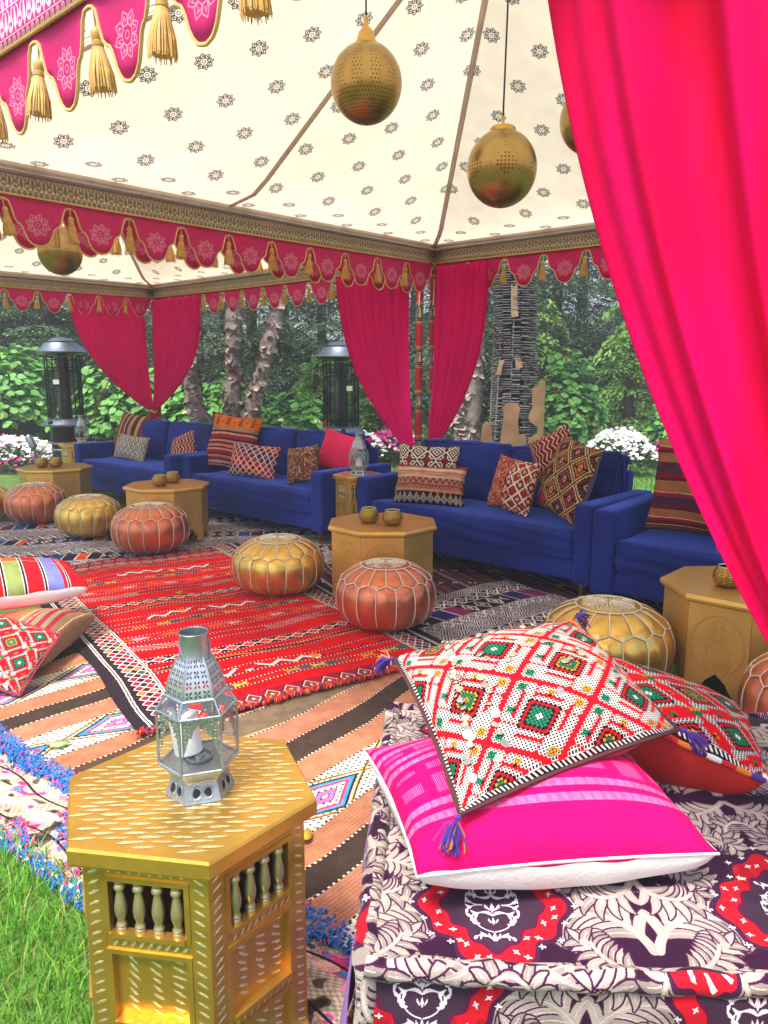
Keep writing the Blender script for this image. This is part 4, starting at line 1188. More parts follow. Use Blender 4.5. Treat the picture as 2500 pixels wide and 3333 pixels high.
tufts('scattered_tufts', tr, 420, f2, [('blue', .42), ('rose', .43), ('navy', .15)], .026)
def f3(q):
    s_ = q.rand(); return fn_tuft(s_, .02)
tufts('edge_fringe', tr, 420, f3, [('blue', .8), ('rose', .1), ('white', .1)], .034)
def f4(q):
    s_ = q.rand(); return fn_red(s_, 0.0)
tufts('kilim_fringe', rr, 170, f4, [('red', .65), ('navy', .2), ('orange', .15)], .035)

# ------------------------------------------------------------------ sofas (local x along the row, y to the back, root at the front)
def make_sofa(label, wd):
    t = thing('sofa', label, 'sofa', (0, 0, 0), UA, 'blue velvet sofas in a row')
    D = .86; aw = .13
    MB().softbox((wd - 2 * aw - .01, D - .06, .13), .02, 6, c=(0, D / 2 + .0, .185)).build('base_frame', m_velvet, t)
    MB().softbox((wd - 2 * aw - .012, D - .22, .185), .035, 10, bulge=(0, .006, .012), c=(0, .33, .345), wob=.005).build('seat_cushion', m_velvet, t)
    MB().softbox((wd - 2 * aw, .12, .55), .03, 6, c=(0, D - .08, .47)).build('back_frame', m_velvet, t)
    cw = (wd - 2 * aw) / 2
    for s_ in (-1, 1):
        Mx = Matrix.Translation((s_ * cw / 2, .66, .645)) @ Matrix.Rotation(-.17, 4, 'X')
        MB().softbox((cw - .012, .17, .44), .055, 8, bulge=(0, .035, .012), M=Mx, wob=.009).build('back_cushion', m_velvet, t)
        MB().softbox((aw, D, .50), .022, 6, bulge=(.004, .0, .003), c=(s_ * (wd - aw) / 2, D / 2, .36)).build('armrest', m_velvet, t)
        q = MB(); hx_ = (cw - .012) / 2 - .03; q.tube([Mx @ Vector((hx_ * math.sin(a) * (1.0 if abs(math.sin(a)) > .7 else 1), -.088, .22 * math.cos(a))) for a in ()] or [Mx @ Vector(p_) for p_ in ((-hx_ - .02, -.086, -.18), (-hx_ - .022, -.08, .16), (-hx_, -.078, .205), (hx_, -.078, .205), (hx_ + .022, -.08, .16), (hx_ + .02, -.086, -.18))], .0045, 5); q.build('welt', m_velvet, t)
        for y in (.07, D - .08):
            q = MB(); q.lathe([(.010, .0), (.016, .02), (.020, .13)], 10, M=Matrix.Translation((s_ * (wd / 2 - .09), y, 0))); q.build('leg', m_brass, t)
    return t
FV = 1.09
def place_sofa(o, u0, u1, dv=0.0, dr=0.0):
    u = (u0 + u1) / 2; o.location = P(u, FV + dv, .012); o.rotation_euler = (0, 0, UA + dr)
s3 = make_sofa('blue velvet sofa in front of the middle tent pole with four cushions', 1.98); place_sofa(s3, .21, 2.19)
s2 = dup(s3, label='blue velvet sofa with orange, heart and pink cushions, behind the middle-left table'); place_sofa(s2, -2.17, -.17)
s1 = dup(s3, label='farthest blue velvet sofa, at the left pole, with the brown striped cushion'); place_sofa(s1, -4.17, -2.19, .1)
s4 = dup(s3, label='rightmost blue velvet sofa, partly hidden by the fuchsia curtain'); place_sofa(s4, 2.235, 4.22, .05, R(3))

# ------------------------------------------------------------------ cushions
def pillow(label, C, thick, front, back, cat='cushion', name='cushion', pinch=.075, n=18, group=None, sag=0.0, droop=0.0, pw=.5, seed=0, bulge_back=1.0, pwb=None):
    """C: four corners (bottom-left, bottom-right, top-right, top-left) of the seam"""
    C = [Vector(c) for c in C]; cen = sum(C, Vector()) / 4
    X = ((C[1] - C[0]) + (C[2] - C[3])).normalized(); Y0 = ((C[3] - C[0]) + (C[2] - C[1]))
    N = X.cross(Y0).normalized(); Y = N.cross(X)
    Rm = Matrix((X, Y, N)).transposed().to_4x4(); inv = (Matrix.Translation(cen) @ Rm).inverted()
    c = [inv @ p for p in C]
    q = np.random.RandomState(seed); ph = q.rand(6) * 6
    def face(sgn, k=1.0, pw=pw):
        def fn(u, v):
            a = 2 * u - 1; b = 2 * v - 1
            a = math.sin(a * PI / 2) * .35 + a * .65; b = math.sin(b * PI / 2) * .35 + b * .65
            a2 = a * (1 - pinch * (1 - b * b) * abs(a) ** 3); b2 = b * (1 - pinch * (1 - a * a) * abs(b) ** 3)
            uu, vv = (a2 + 1) / 2, (b2 + 1) / 2
            p = (c[0] * (1 - uu) + c[1] * uu) * (1 - vv) + (c[3] * (1 - uu) + c[2] * uu) * vv
            h = (max(0, (1 - a * a)) * max(0, (1 - b * b))) ** pw
            h *= 1 + .05 * math.sin(3 * a + ph[0]) * math.cos(4 * b + ph[1])
            h2 = h * (1 + sag * -b)
            wr = .0035 * math.sin(13 * a + ph[2] + 4 * b) * (abs(b) ** 3) + .0035 * math.sin(12 * b + ph[3] + 3 * a) * (abs(a) ** 3)
            return (p.x, p.y, p.z + sgn * k * thick / 2 * h2 + wr * (1 - h) + .008 * (math.sin(2.3 * a + ph[4]) * math.sin(2.1 * b + ph[5])))
        return fn
    g = MB(); g.grid(face(1), n, n, 0); g.grid(face(-1, bulge_back, pwb or pw), n, n, 1, flip=True)
    me = g.build(name, [front, back], None, sharp=0); me.matrix_world = Matrix.Translation(cen) @ Rm
    me['label'] = label; me['category'] = cat
    if group: me['group'] = group
    def edge(i, t):        # point on a seam edge in local coordinates
        a, b = [((-1 + 2 * t), -1), (1, -1 + 2 * t), (1 - 2 * t, 1), (-1, 1 - 2 * t)][i]
        a2 = a * (1 - pinch * (1 - b * b) * abs(a) ** 3); b2 = b * (1 - pinch * (1 - a * a) * abs(b) ** 3)
        uu, vv = (a2 + 1) / 2, (b2 + 1) / 2
        return (c[0] * (1 - uu) + c[1] * uu) * (1 - vv) + (c[3] * (1 - uu) + c[2] * uu) * vv
    return me, edge, c, face(1)
def stand(u, v, z, w_, h_, yaw=0.0, lean=18, roll=0.0):
    """four corners of a cushion standing at tent position u,v on height z"""
    a = UA + R(yaw); x = Vector((math.cos(a), math.sin(a), 0)); bk = Vector((-x.y, x.x, 0))
    l = R(lean); up_ = Vector((0, 0, 1)) * math.cos(l) + bk * math.sin(l)
    r = R(roll); X = x * math.cos(r) + up_ * math.sin(r); Y = -x * math.sin(r) + up_ * math.cos(r)
    cen = Vector(P(u, v, z)) + up_ * (h_ / 2 * abs(math.cos(r)) + w_ / 2 * abs(math.sin(r)))
    return [cen - X * w_ / 2 - Y * h_ / 2, cen + X * w_ / 2 - Y * h_ / 2, cen + X * w_ / 2 + Y * h_ / 2, cen - X * w_ / 2 + Y * h_ / 2]
SZ = .448
def cm(name, im, b=.4): return M(name, (0, 0, 0), .95, img=im, ibump=b, var=.06, spec=.1, bump=.25, bscale=150)
mc = {'brown': cm('brown_stripe_cloth', tex_brown_stripe()), 'bw': cm('lozenge_cloth', tex_bw_lumbar()), 'zig': cm('zigzag_cloth', tex_red_zig()), 'orange': cm('orange_kilim_cloth', tex_orange_kilim()),
      'hearts': cm('heart_cloth', tex_hearts()), 'shag': cm('brown_shag_cloth', tex_shag('brown_shag', '4a2a22', ['d8c4b0', '8a4a34', '2a1814', 'c06030', 'a8806a', '5a3028'], 3)), 'hook': cm('hook_cloth', tex_hook()),
      'bands': cm('banded_cloth', tex_lumbar_bands()), 'rshag': cm('red_shag_cloth', tex_shag('red_shag', '8a2a20', ['c8b09a', 'b8401c', 'a03020', 'd0a080', '3a1a18'], 4, True)), 'loz': cm('big_lozenge_cloth', tex_big_lozenge()),
      'rust': cm('rust_stripe_cloth', tex_rust_stripe()), 'multi': cm('patch_stripe_cloth', tex_multi()), 'bkilim': cm('brown_kilim_cloth', tex_brown_kilim()), 'emb': cm('embroidered_cloth', tex_embroidery('embroidery', 80, 13)),
      'emb2': cm('small_embroidered_cloth', tex_embroidery('embroidery_small', 64, 9, 13, seed=2)), 'pink': cm('pink_stripe_cloth', tex_pink_stripe())}
pl = m_plain
def piping(me, edge, mat, r=.004, name='piping'):
    q = MB(); q.tube([edge(i, t / 14) for i in range(4) for t in range(14)], r, 5, closed=True); q.build(name, mat, me)
def corner_tassels(me, c, which, mats, L=.055, out=1.0):
    for i in which:
        q = MB(); d = Vector(c[i]).normalized(); base = Vector(c[i]) + d * .004
        g_ = np.random.RandomState(i + 3)
        down = me.matrix_world.to_3x3().inverted() @ Vector((0, 0, -1))
        q.tube([base, base + d * .012], .006, 8)
        for k in range(34):
            v = (d * out + down * .55 + Vector(g_.randn(3)) * .30).normalized(); p1 = base + d * .012; p2 = p1 + v * L * .5 + Vector(g_.randn(3)) * .003; p3 = p1 + v * L * (.85 + .25 * g_.rand()) + down * L * .28
            q.tube([p1, p2, p3], [.0022, .0022, .0015], 4, m=0 if g_.rand() < .75 else 1)
        q.build('corner_tassel', mats, me)
# --- farthest sofa
pillow('large brown cushion with upright stripes at the left end of the far sofa', stand(-3.82, .72, SZ, .56, .50, 12, 20, -6), .17, mc['brown'], pl['tan_backing'], seed=1)
pillow('black and white lozenge lumbar cushion leaning on the brown striped cushion', stand(-3.45, .93, SZ, .56, .29, 6, 22, -3), .13, mc['bw'], pl['dark_backing'], seed=2)
pillow('small red zigzag cushion slouching by the arm of the far sofa', stand(-2.72, .80, SZ - .02, .38, .36, 4, 32, 24), .17, mc['zig'], pl['red_backing'], seed=3)
pillow('dark red cushion half hidden behind the red zigzag cushion', stand(-2.52, .55, SZ, .42, .32, -5, 26, -12), .14, mc['zig'], pl['dark_backing'], seed=4)
# --- second sofa
pillow('large kilim cushion with an orange top band and stripes below', stand(-1.83, .78, SZ, .57, .56, 22, 20, -5), .18, mc['orange'], pl['tan_backing'], seed=5)
pillow('lumbar cushion with a net of red and blue heart lozenges', stand(-1.29, .93, SZ, .54, .32, 16, 20, -3), .14, mc['hearts'], pl['dark_backing'], seed=6)
pillow('small shaggy brown and cream cushion by the sofa arm', stand(-.62, .93, SZ, .33, .33, 10, 16, 10), .18, mc['shag'], pl['dark_backing'], seed=7)
me, ed, c, _ = pillow('plain hot pink velvet cushion tilted behind the sofa arm', stand(-.46, .62, SZ + .05, .36, .36, 34, 10, -18), .15, pl['pink_velvet'], pl['pink_velvet'], seed=8)
corner_tassels(me, c, (2, 3), [m_thread['rose'], m_thread['violet']], .05)
# --- third sofa
pillow('cream and maroon hooked-lattice cushion behind the banded lumbar cushion', stand(.60, .72, SZ, .50, .42, 28, 16, -2), .15, mc['hook'], pl['dark_backing'], seed=9)
pillow('lumbar cushion with salmon bands above a black lozenge border', stand(.84, .98, SZ, .53, .30, 28, 20, -2), .14, mc['bands'], pl['dark_backing'], seed=10)
me, ed, c, f_ = pillow('shaggy red cushion with sequins and a plain red side', stand(1.47, .90, SZ, .36, .38, -4, 14, -7), .17, mc['rshag'], pl['red_backing'], seed=11)
for k in range(9):
    p = ed(1, (k + .5) / 9); q = MB(); q.lathe([(.0005, -.001), (.006, -.001), (.006, .001), (.0005, .001)], 8, M=Matrix.Translation(p + Vector((-.012, 0, .006)))); q.build('sequin', m_seq, me)
pillow('large brown kilim cushion of outlined lozenges with a grey back', stand(1.80, .86, SZ, .52, .52, -30, 18, -7), .20, mc['loz'], pl['grey_linen'], seed=12)
pillow('red patterned cushion peeking out over the big lozenge cushion', stand(1.60, .62, SZ + .19, .34, .32, -6, 14, 30), .12, mc['zig'], pl['red_backing'], seed=13)
# --- right sofa
pillow('large rust and maroon striped cushion with small white crosses', stand(2.74, .86, SZ, .56, .55, 24, 14, -6), .18, mc['rust'], pl['dark_backing'], seed=14)
pillow('small pink cushion showing at the edge of the fuchsia curtain', stand(3.05, 1.0, SZ, .36, .30, 20, 20, 5), .14, pl['pink_velvet'], pl['pink_velvet'], seed=15)

# ------------------------------------------------------------------ octagonal tables
def make_octable(label):
    t = thing('octagonal_table', label, 'table', (0, 0, 0), 0, 'gold octagonal coffee tables')
    ra = .352; H_ = .455
    def octo(r, n=8): return [(r * math.cos(PI / 8 + k * PI / 4), r * math.sin(PI / 8 + k * PI / 4)) for k in range(8)]
    q = MB()
    for r0, z0, z1, tp in ((.345, H_ - .034, H_ - .026, 1.02), (.356, H_ - .026, H_ - .015, 1.0), (.360, H_ - .015, H_ - .004, .985), (.352, H_ - .004, H_, .99)):
        q.prism(octo(r0), z0, z1, taper=tp)
    q.build('table_top', m_ogold, t, sharp=25)
    rb = .335; w_ = 2 * rb * math.sin(PI / 8); ap = rb * math.cos(PI / 8); zt = H_ - .034
    # side panel with a pointed arch cut at the foot: polygon in x,z
    arch = [(-.30, 0), (-.27, .06), (-.30, .10), (-.22, .17), (-.17, .24), (-.08, .30), (0, .345), (.08, .30), (.17, .24), (.22, .17), (.30, .10), (.27, .06), (.30, 0)]
    arch = [(x * w_, z * .36) for x, z in arch]
    zs = [0] + [a[1] for a in arch[1:6]]
    q = MB(); th = .014; hw = w_ / 2 - .001
    outer = [(-hw, 0), *arch, (hw, 0), (hw, zt), (-hw, zt)]
    n_ = len(outer); uvq = lambda p: ((p[0] + hw) / (2 * hw), p[1] / zt)
    # fan into clean strips: left side, right side and above the arch
    def strip(pts):
        vs_ = [(p[0], -th / 2, p[1]) for p in pts] + [(p[0], th / 2, p[1]) for p in pts]
        m_ = len(pts)
        q.add(vs_, [tuple(range(m_)), tuple(range(2 * m_ - 1, m_ - 1, -1))], [tuple(uvq(p) for p in pts), tuple(uvq(p) for p in reversed(pts))])
    ztop = arch[6][1]
    for k in range(6):
        a, b = arch[k], arch[k + 1]
        strip([(-hw, a[1]), a, b, (-hw, b[1])]) if abs(a[1] - b[1]) > 1e-6 else None
        a2, b2 = arch[12 - k], arch[11 - k]
        strip([a2, (hw, a2[1]), (hw, b2[1]), b2])
    strip([(-hw, ztop), (0, ztop), (hw, ztop), (hw, zt), (-hw, zt)])
    for a, b in zip(arch, arch[1:]):
        q.add([(a[0], -th / 2, a[1]), (a[0], th / 2, a[1]), (b[0], th / 2, b[1]), (b[0], -th / 2, b[1])], [(0, 1, 2, 3)])
    pm = q.build('side_panel', m_emb, t, smooth=False, weld=False)
    for k in range(8):
        o = pm if k == 0 else put(bpy.data.objects.new('side_panel', pm.data), t)
        a = k * PI / 4 - PI / 2
        o.location = ((ap - th / 2) * math.cos(a), (ap - th / 2) * math.sin(a), 0); o.rotation_euler = (0, 0, a + PI / 2)
    return t
tm = make_octable('gold octagonal table in the centre, behind the copper pouf')
RZ = .052
tm.location = (-.01, 4.72, .034)
tl = dup(tm, (-1.83, 6.42, .03), R(2), 'gold octagonal table at middle left, between the sofas and striped copper pouf')
tf = dup(tm, (-3.30, 7.66, .03), R(-3), 'farthest gold octagonal table, at the left edge before the patio heater')
tr_ = dup(tm, (1.60, 3.29, .03), UA, 'gold octagonal table at the right, beside the fuchsia curtain')

def make_cup(label, mat):
    t = thing('candle_holder', label, 'candle holder', (0, 0, 0), 0, 'punched brass globe candle holders')
    q = MB(); prof = [(.030, 0), (.042, .003), (.056, .018), (.063, .038), (.062, .056), (.054, .076), (.044, .090)]
    q.lathe(prof, 28, caps=False)
    b = q.build('pierced_bowl', mat, t, sharp=60)
    for l in b.data.uv_layers[0].data: l.uv = (l.uv[0] * 1.0, l.uv[1])
    q = MB(); q.lathe([(.041, .088), (.0435, .0935), (.046, .0885), (.0435, .086)], 28, caps=False); q.build('rim', m_silvergold, t)
    q = MB(); q.lathe([(.026, .004), (.052, .020), (.058, .04), (.056, .058), (.040, .086)], 24, caps=False); q.build('inner_wall', m_gin, t)
    q = MB(); q.lathe([(.032, .0005), (.033, .006)], 20); q.build('foot', m_silvergold, t)
    return t
ZTOP = .455
cup = make_cup('left of two punched brass globes on the centre table', m_cup[0]); cup.location = (-.094, 4.70, ZTOP + .034)
dup(cup, (.052, 4.62, ZTOP + .034), 1.0, 'right of two punched brass globes on the centre table')
dup(cup, (-1.855, 6.30, ZTOP + .03), 2.0, 'front one of two punched brass globes on the middle-left table')
dup(cup, (-1.80, 6.50, ZTOP + .03), 3.0, 'rear one of two punched brass globes on the middle-left table')
dup(cup, (-3.40, 7.60, ZTOP + .03), .5, 'left of two punched brass globes on the farthest table')
dup(cup, (-3.26, 7.60, ZTOP + .03), 2.6, 'right of two punched brass globes on the farthest table')
dup(cup, (1.50, 3.25, ZTOP + .03), 1.4, 'single punched brass globe on the right table by the curtain')

# ------------------------------------------------------------------ poufs
NP = 16
def psurf(th, s_, Rr=.27, Hh=.34, off=0.0, n=2.5):
    ph = (-.5 + s_) * PI
    c_, sn = math.cos(ph), math.sin(ph)
    r = Rr * max(0, c_) ** (2 / n); z = Hh / 2 + Hh / 2 * math.copysign(abs(sn) ** (2 / n), sn)
    z += .012 * max(0, 1 - (r / Rr) ** 2) * (1 if s_ > .5 else 0)
    # normal
    nr = max(1e-4, abs(c_) ** (2 - 2 / n)) / Rr; nz = math.copysign(max(1e-4, abs(sn) ** (2 - 2 / n)) / (Hh / 2), sn)
    L = math.hypot(nr, nz); r += off * nr / L; z += off * nz / L
    return (r * math.cos(th), r * math.sin(th), z)
SB, SZG, DZ, SM = .10, .665, .020, .865
def make_pouf(label, leather, flatk=1.0):
    t = thing('pouf', label, 'pouf', (0, 0, 0), 0, 'round leather poufs')
    dth = 2 * PI / NP
    def tri_(x): return 1 - 2 * abs(x - .5)          # 0 at the seams, 1 in the middle
    q = MB()
    q.grid(lambda a, b: psurf((a - .5) * dth, SB + (SZG - DZ + 2 * DZ * tri_(a) - SB) * b, off=.009 * (max(0, math.sin(PI * a)) ** .6) * (1 - (2 * b - 1) ** 6)), 8, 12)
    side = q.build('side_panel', leather, t, sharp=0)
    q = MB()
    def pet(a, b):
        s0 = SZG + DZ - 2 * DZ * tri_(a); s1 = SM
        return psurf(a * dth, s0 + (s1 - s0) * b, off=.006 * max(0, math.sin(PI * a)) ** .6 * (1 - (2 * b - 1) ** 6))
    q.grid(pet, 8, 8)
    petal = q.build('top_panel', leather, t, sharp=0)
    for k in range(1, NP):
        for src in (side, petal):
            o = put(bpy.data.objects.new(src.name.split('.')[0], src.data), t); o.rotation_euler = (0, 0, k * dth)
    q = MB(); q.grid(lambda a, b: psurf(a * 2 * PI, SM + (1 - SM) * b * .999, off=.002), 32, 6); q.build('top_medallion', leather, t, sharp=0)
    q = MB(); q.grid(lambda a, b: psurf(a * 2 * PI, SB * b + .002, off=.0), 32, 5); q.build('base', m_dark, t, sharp=0)
    q = MB(); r = .0026
    for k in range(NP):
        th = (k + .5) * dth
        q.tube([psurf(th, SB + (SZG - DZ - SB) * i / 12, off=.0035) for i in range(13)], r, 5)
        th2 = k * dth
        q.tube([psurf(th2, SZG + DZ + (SM - SZG - DZ) * i / 8, off=.003) for i in range(9)], r, 5)
        q.tube([psurf(th, SZG - DZ, off=.004), psurf(th + dth / 4, SZG, off=.006), psurf(th + dth / 2, SZG + DZ, off=.004), psurf(th + dth * .75, SZG, off=.006), psurf(th + dth, SZG - DZ, off=.004)], r, 5)
    q.tube([psurf(2 * PI * i / 40, SM, off=.004) for i in range(40)], r * 1.1, 5, closed=True)
    q.tube([psurf(2 * PI * i / 48, SB, off=.004) for i in range(48)], r, 5, closed=True)
    # embroidered star on the medallion
    def mp(rr, a):
        s_ = 1 - (1 - SM) * rr; return psurf(a, s_, off=.0035)
    for k in range(8):
        a = k * PI / 4
        for pts in (((.05, 0), (.5, -.28), (.8, 0), (.5, .28), (.05, 0)), ((.55, .38), (.74, .2), (.74, .56), (.55, .38)), ((.3, .0), (.6, .0))):
            q.tube([mp(p_[0], a + p_[1]) for p_ in pts], .0024, 4)
    o = q.build('stitching', m_stitch, t)
    return t
pc = make_pouf('copper pouf front and centre on the red kilim', m_copper); pc.location = (.01, 4.05, .044)
def pouf(src, x, y, rz, sc, label, z=.04):
    o = dup(src, (x, y, z), rz, label); o.scale = sc; return o
pg = make_pouf('gold pouf in front of the centre table, on the red kilim', m_gold); pg.location = (-.67, 4.74, .044); pg.rotation_euler = (.03, 0, .1); pg.scale = (1.05, 1.05, .98)
pouf(pc, -1.82, 5.88, .3, (1.08, 1.08, 1.08), 'copper pouf at left, before the middle-left table', .028)
pouf(pg, -2.53, 6.48, .7, (1.0, 1.0, 1.0), 'gold pouf at left, between two copper poufs', .028)
pouf(pc, -3.27, 7.12, .5, (1, 1, 1.04), 'farthest copper pouf, cut by the left edge of the picture', .028)
pouf(pg, -3.80, 7.22, .2, (.9, .9, .95), 'sliver of a gold pouf at the left edge behind the copper pouf', .028)
pouf(pg, 1.0, 3.30, .15, (1.06, 1.06, 1.04), 'gold pouf close by, behind the embroidered cushion', .034)
pouf(pc, 1.58, 2.60, .4, (1.0, 1.0, 1.08), 'copper pouf at the right edge before the right table', .034)

# ------------------------------------------------------------------ foreground divan with its cushions
DZT = .40
m_broc = M('brocade_velvet', (0, 0, 0), .8, img=tex_brocade(), ibump=.6, var=.05, sheen=.12, spec=.15, bump=.2, bscale=220)
DVX, DVY, DVR = -.045, 1.165, -3.5
dv = thing('floor_divan', 'low mattress seat in purple, silver and red brocade in the right foreground', 'divan', (DVX, DVY, .03), R(DVR))
DW, DD, DH = 1.75, 1.05, DZT - .03
def divan_body():
    q = MB(); q.softbox((DW, DD, DH), .03, 16, bulge=(.012, .012, .018), c=(DW / 2, DD / 2, DH / 2), wob=.004)
    o = q.build('mattress', m_broc, dv, weld=False, sharp=0)
    # project the cloth: top by x,y ; sides by run and height
    me = o.data; uvl = me.uv_layers[0].data
    for p in me.polygons:
        n = p.normal
        for li in p.loop_indices:
            v = me.vertices[me.loops[li].vertex_index].co
            if abs(n.z) > .5: u_, w_ = v.x + .05, v.y + .25
            elif abs(n.y) > abs(n.x): u_, w_ = v.x + .18, v.z - .37 + .44
            else: u_, w_ = v.y, v.z - .3
            uvl[li].uv = (u_ / .56 - .02, w_ / .735 - .06)
    return o
divan_body()
def roll_edge(name, pts, r, off):
    q = MB(); pts = [Vector(p) for p in pts]; L = 0
    q.tube(pts, r, 10)
    o = q.build(name, m_broc, dv, weld=False, sharp=60)
    uvl = o.data.uv_layers[0].data
    tot = sum((b - a).length for a, b in zip(pts, pts[1:]))
    for l in uvl: l.uv = (off + l.uv[1] * tot / .64, l.uv[0] * .13 + .06 + off * .3)
def wob(p, k): return (p[0] + .003 * math.sin(13 * k), p[1] + .003 * math.sin(17 * k + 1), p[2] + .004 * math.sin(11 * k + 2) + .003 * math.sin(29 * k))
N_ = 40
roll_edge('rolled_edge', [wob((.012 + (DW - .02) * k / N_, .004, DH - .010), k * .35) for k in range(N_ + 1)], .021, .12)
roll_edge('rolled_edge', [wob((.010, .012 + (DD - .02) * k / N_, DH - .008), k * .3) for k in range(N_ + 1)], .023, .4)
roll_edge('rolled_edge', [wob((.012 + (DW - .02) * k / N_, DD - .004, DH - .010), k * .35) for k in range(N_ + 1)], .020, .7)
roll_edge('rolled_edge', [wob((.012, .012, .02 + (DH - .03) * k / 12), k * .4) for k in range(13)], .020, .25)
roll_edge('rolled_edge', [wob((.012 + (DW - .02) * k / N_, .0, .022), k * .35) for k in range(N_ + 1)], .019, .55)
q = MB()
q.grid(lambda a, b: (-.022 - .030 * (1 - b) + .008 * math.sin(23 * a) * (1 - b) - .006 * math.sin(9 * a), -.02 + 1.08 * a, .004 + (DH - .13) * b), 60, 8)
o = q.build('floor_cloth', pl['purple_cloth'], dv, sharp=0, weld=False, solid=.004); o['label'] = 'plain purple cloth hanging under the brocade'

me, ed, c, f_ = pillow('hot pink cushion with woven lilac stripes and a white back', [(.060, 1.257, .500), (.640, 1.330, .497), (.58, 1.80, .50), (-.050, 1.735, .502)], .20, mc['pink'], pl['white_cotton'], n=30, pinch=.05, seed=21, bulge_back=1.0, pwb=.27)
piping(me, ed, pl['white_cotton'], .003)
me, ed, c, f_ = pillow('embroidered cushion of green and orange lozenges with sequins and tassels', [(.142, 1.318, .585), (.665, 1.620, .610), (.525, 2.01, .74), (.030, 1.985, .635)], .19, mc['emb'], pl['maroon_edge'], n=26, pinch=.05, seed=22)
piping(me, ed, M('embroidered_hem', srgb(.30, .12, .15), .8), .0055)
corner_tassels(me, c, (0, 1, 2, 3), [m_thread['violet'], m_thread['orange']], .05)
q = MB(); q.tube([ed(1, k / 20) + Vector((-.035 - .01 * math.sin(k), 0, .018 + .022 * math.sin(PI * k / 20))) for k in range(20)], .0045, 5); q.build('orange_cord', m_thread['orange'], me)
sq = MB(); sq.lathe([(.0012, -.0007), (.0085, -.0012), (.0090, 0), (.0085, .0009), (.0012, .0012)], 12)
sqd = sq.build('sequin', m_seq).data
for o in [x for x in list(COL.objects) if x.data == sqd]: bpy.data.objects.remove(o)
gq = np.random.RandomState(31)
def put_seq(a, b):
    p = Vector(f_(a, b)); p1 = Vector(f_(a + .01, b)); p2 = Vector(f_(a, b + .01))
    n_ = (p1 - p).cross(p2 - p).normalized() + Vector(gq.randn(3)) * .28
    o = put(bpy.data.objects.new('sequin', sqd), me); o.location = p + n_.normalized() * .005
    o.rotation_mode = 'QUATERNION'; o.rotation_quaternion = n_.to_track_quat('Z', 'Y'); s_ = .8 + .4 * gq.rand(); o.scale = (s_, s_, s_)
for k in range(34):                                  # the two dangling rows
    put_seq(.30 - .17 * (k / 34) + .012 * gq.randn(), .88 - .72 * (k / 34))
for k in range(12): put_seq(.36 + .02 * gq.randn() - .012 * k, .62 - .045 * k)
for (a, b) in ((.44, .52), (.46, .55), (.55, .62), (.60, .60), (.63, .42), (.66, .45), (.72, .50), (.74, .47), (.52, .30), (.55, .28), (.80, .60), (.83, .35), (.42, .80), (.48, .83), (.60, .80), (.66, .84), (.30, .93), (.36, .95), (.70, .72), (.76, .75), (.86, .82), (.50, .92), (.58, .93), (.12, .10)):
    put_seq(a + .01 * gq.randn(), b + .01 * gq.randn())
me, ed, c, f_ = pillow('red cushion with striped cord edge leaning behind the embroidered cushion', [(.44, 1.76, .645), (.880, 1.635, .475), (.97, 1.98, .50), (.52, 2.06, .61)], .17, mc['emb2'], pl['red_backing'], n=30, pinch=-.03, seed=23, bulge_back=2.2, pwb=.36)
cols5 = ['red', 'orange', 'navy', 'white', 'red', 'orange', 'violet']
for i in (0, 1):
    for k in range(14):
        q = MB(); q.tube([ed(i, (k + t) / 14) for t in (0, .33, .66, 1.0)], [.006, .0075, .0075, .006], 7)
        q.build('cord_wrap', m_thread[cols5[(k + 3 * i) % 7]], me)
corner_tassels(me, c, (1,), [m_thread['orange'], m_thread['navy']], .03)

# ---- stack of cushions on the left
me, ed, c, f_ = pillow('brown kilim cushion with orange patch, under the patchwork striped cushion', [(-2.03, 3.20, .125), (-1.545, 3.31, .125), (-1.50, 3.84, .16), (-1.99, 3.78, .16)], .24, mc['bkilim'], pl['tan_backing'], seed=24, n=26, pinch=.05, pwb=.3)
pillow('patchwork cushion of red, lilac and green stripes with a white back, on top', [(-2.10, 3.52, .325), (-1.505, 3.80, .325), (-1.80, 4.28, .34), (-2.38, 4.0, .34)], .21, mc['multi'], pl['white_cotton'], seed=25, n=26, pinch=.05, bulge_back=1.1, pwb=.3)
me, ed, c, f_ = pillow('small sequinned red and white cushion propped on the left rug', [(-1.56, 3.10, .045), (-1.465, 3.33, .235), (-1.86, 3.42, .33), (-1.95, 3.16, .12)], .09, mc['emb2'], pl['maroon_edge'], seed=26, pinch=.03)
piping(me, ed, pl['maroon_edge'], .006)
for k in range(26):
    a, b = (.08 + .06 * gq.randn() + .02 * k / 2, .12 + .8 * gq.rand()) if k < 13 else (.15 + .5 * gq.rand(), .85 + .06 * gq.randn())
    put_seq(min(.95, max(.04, a)), min(.95, max(.04, b)))

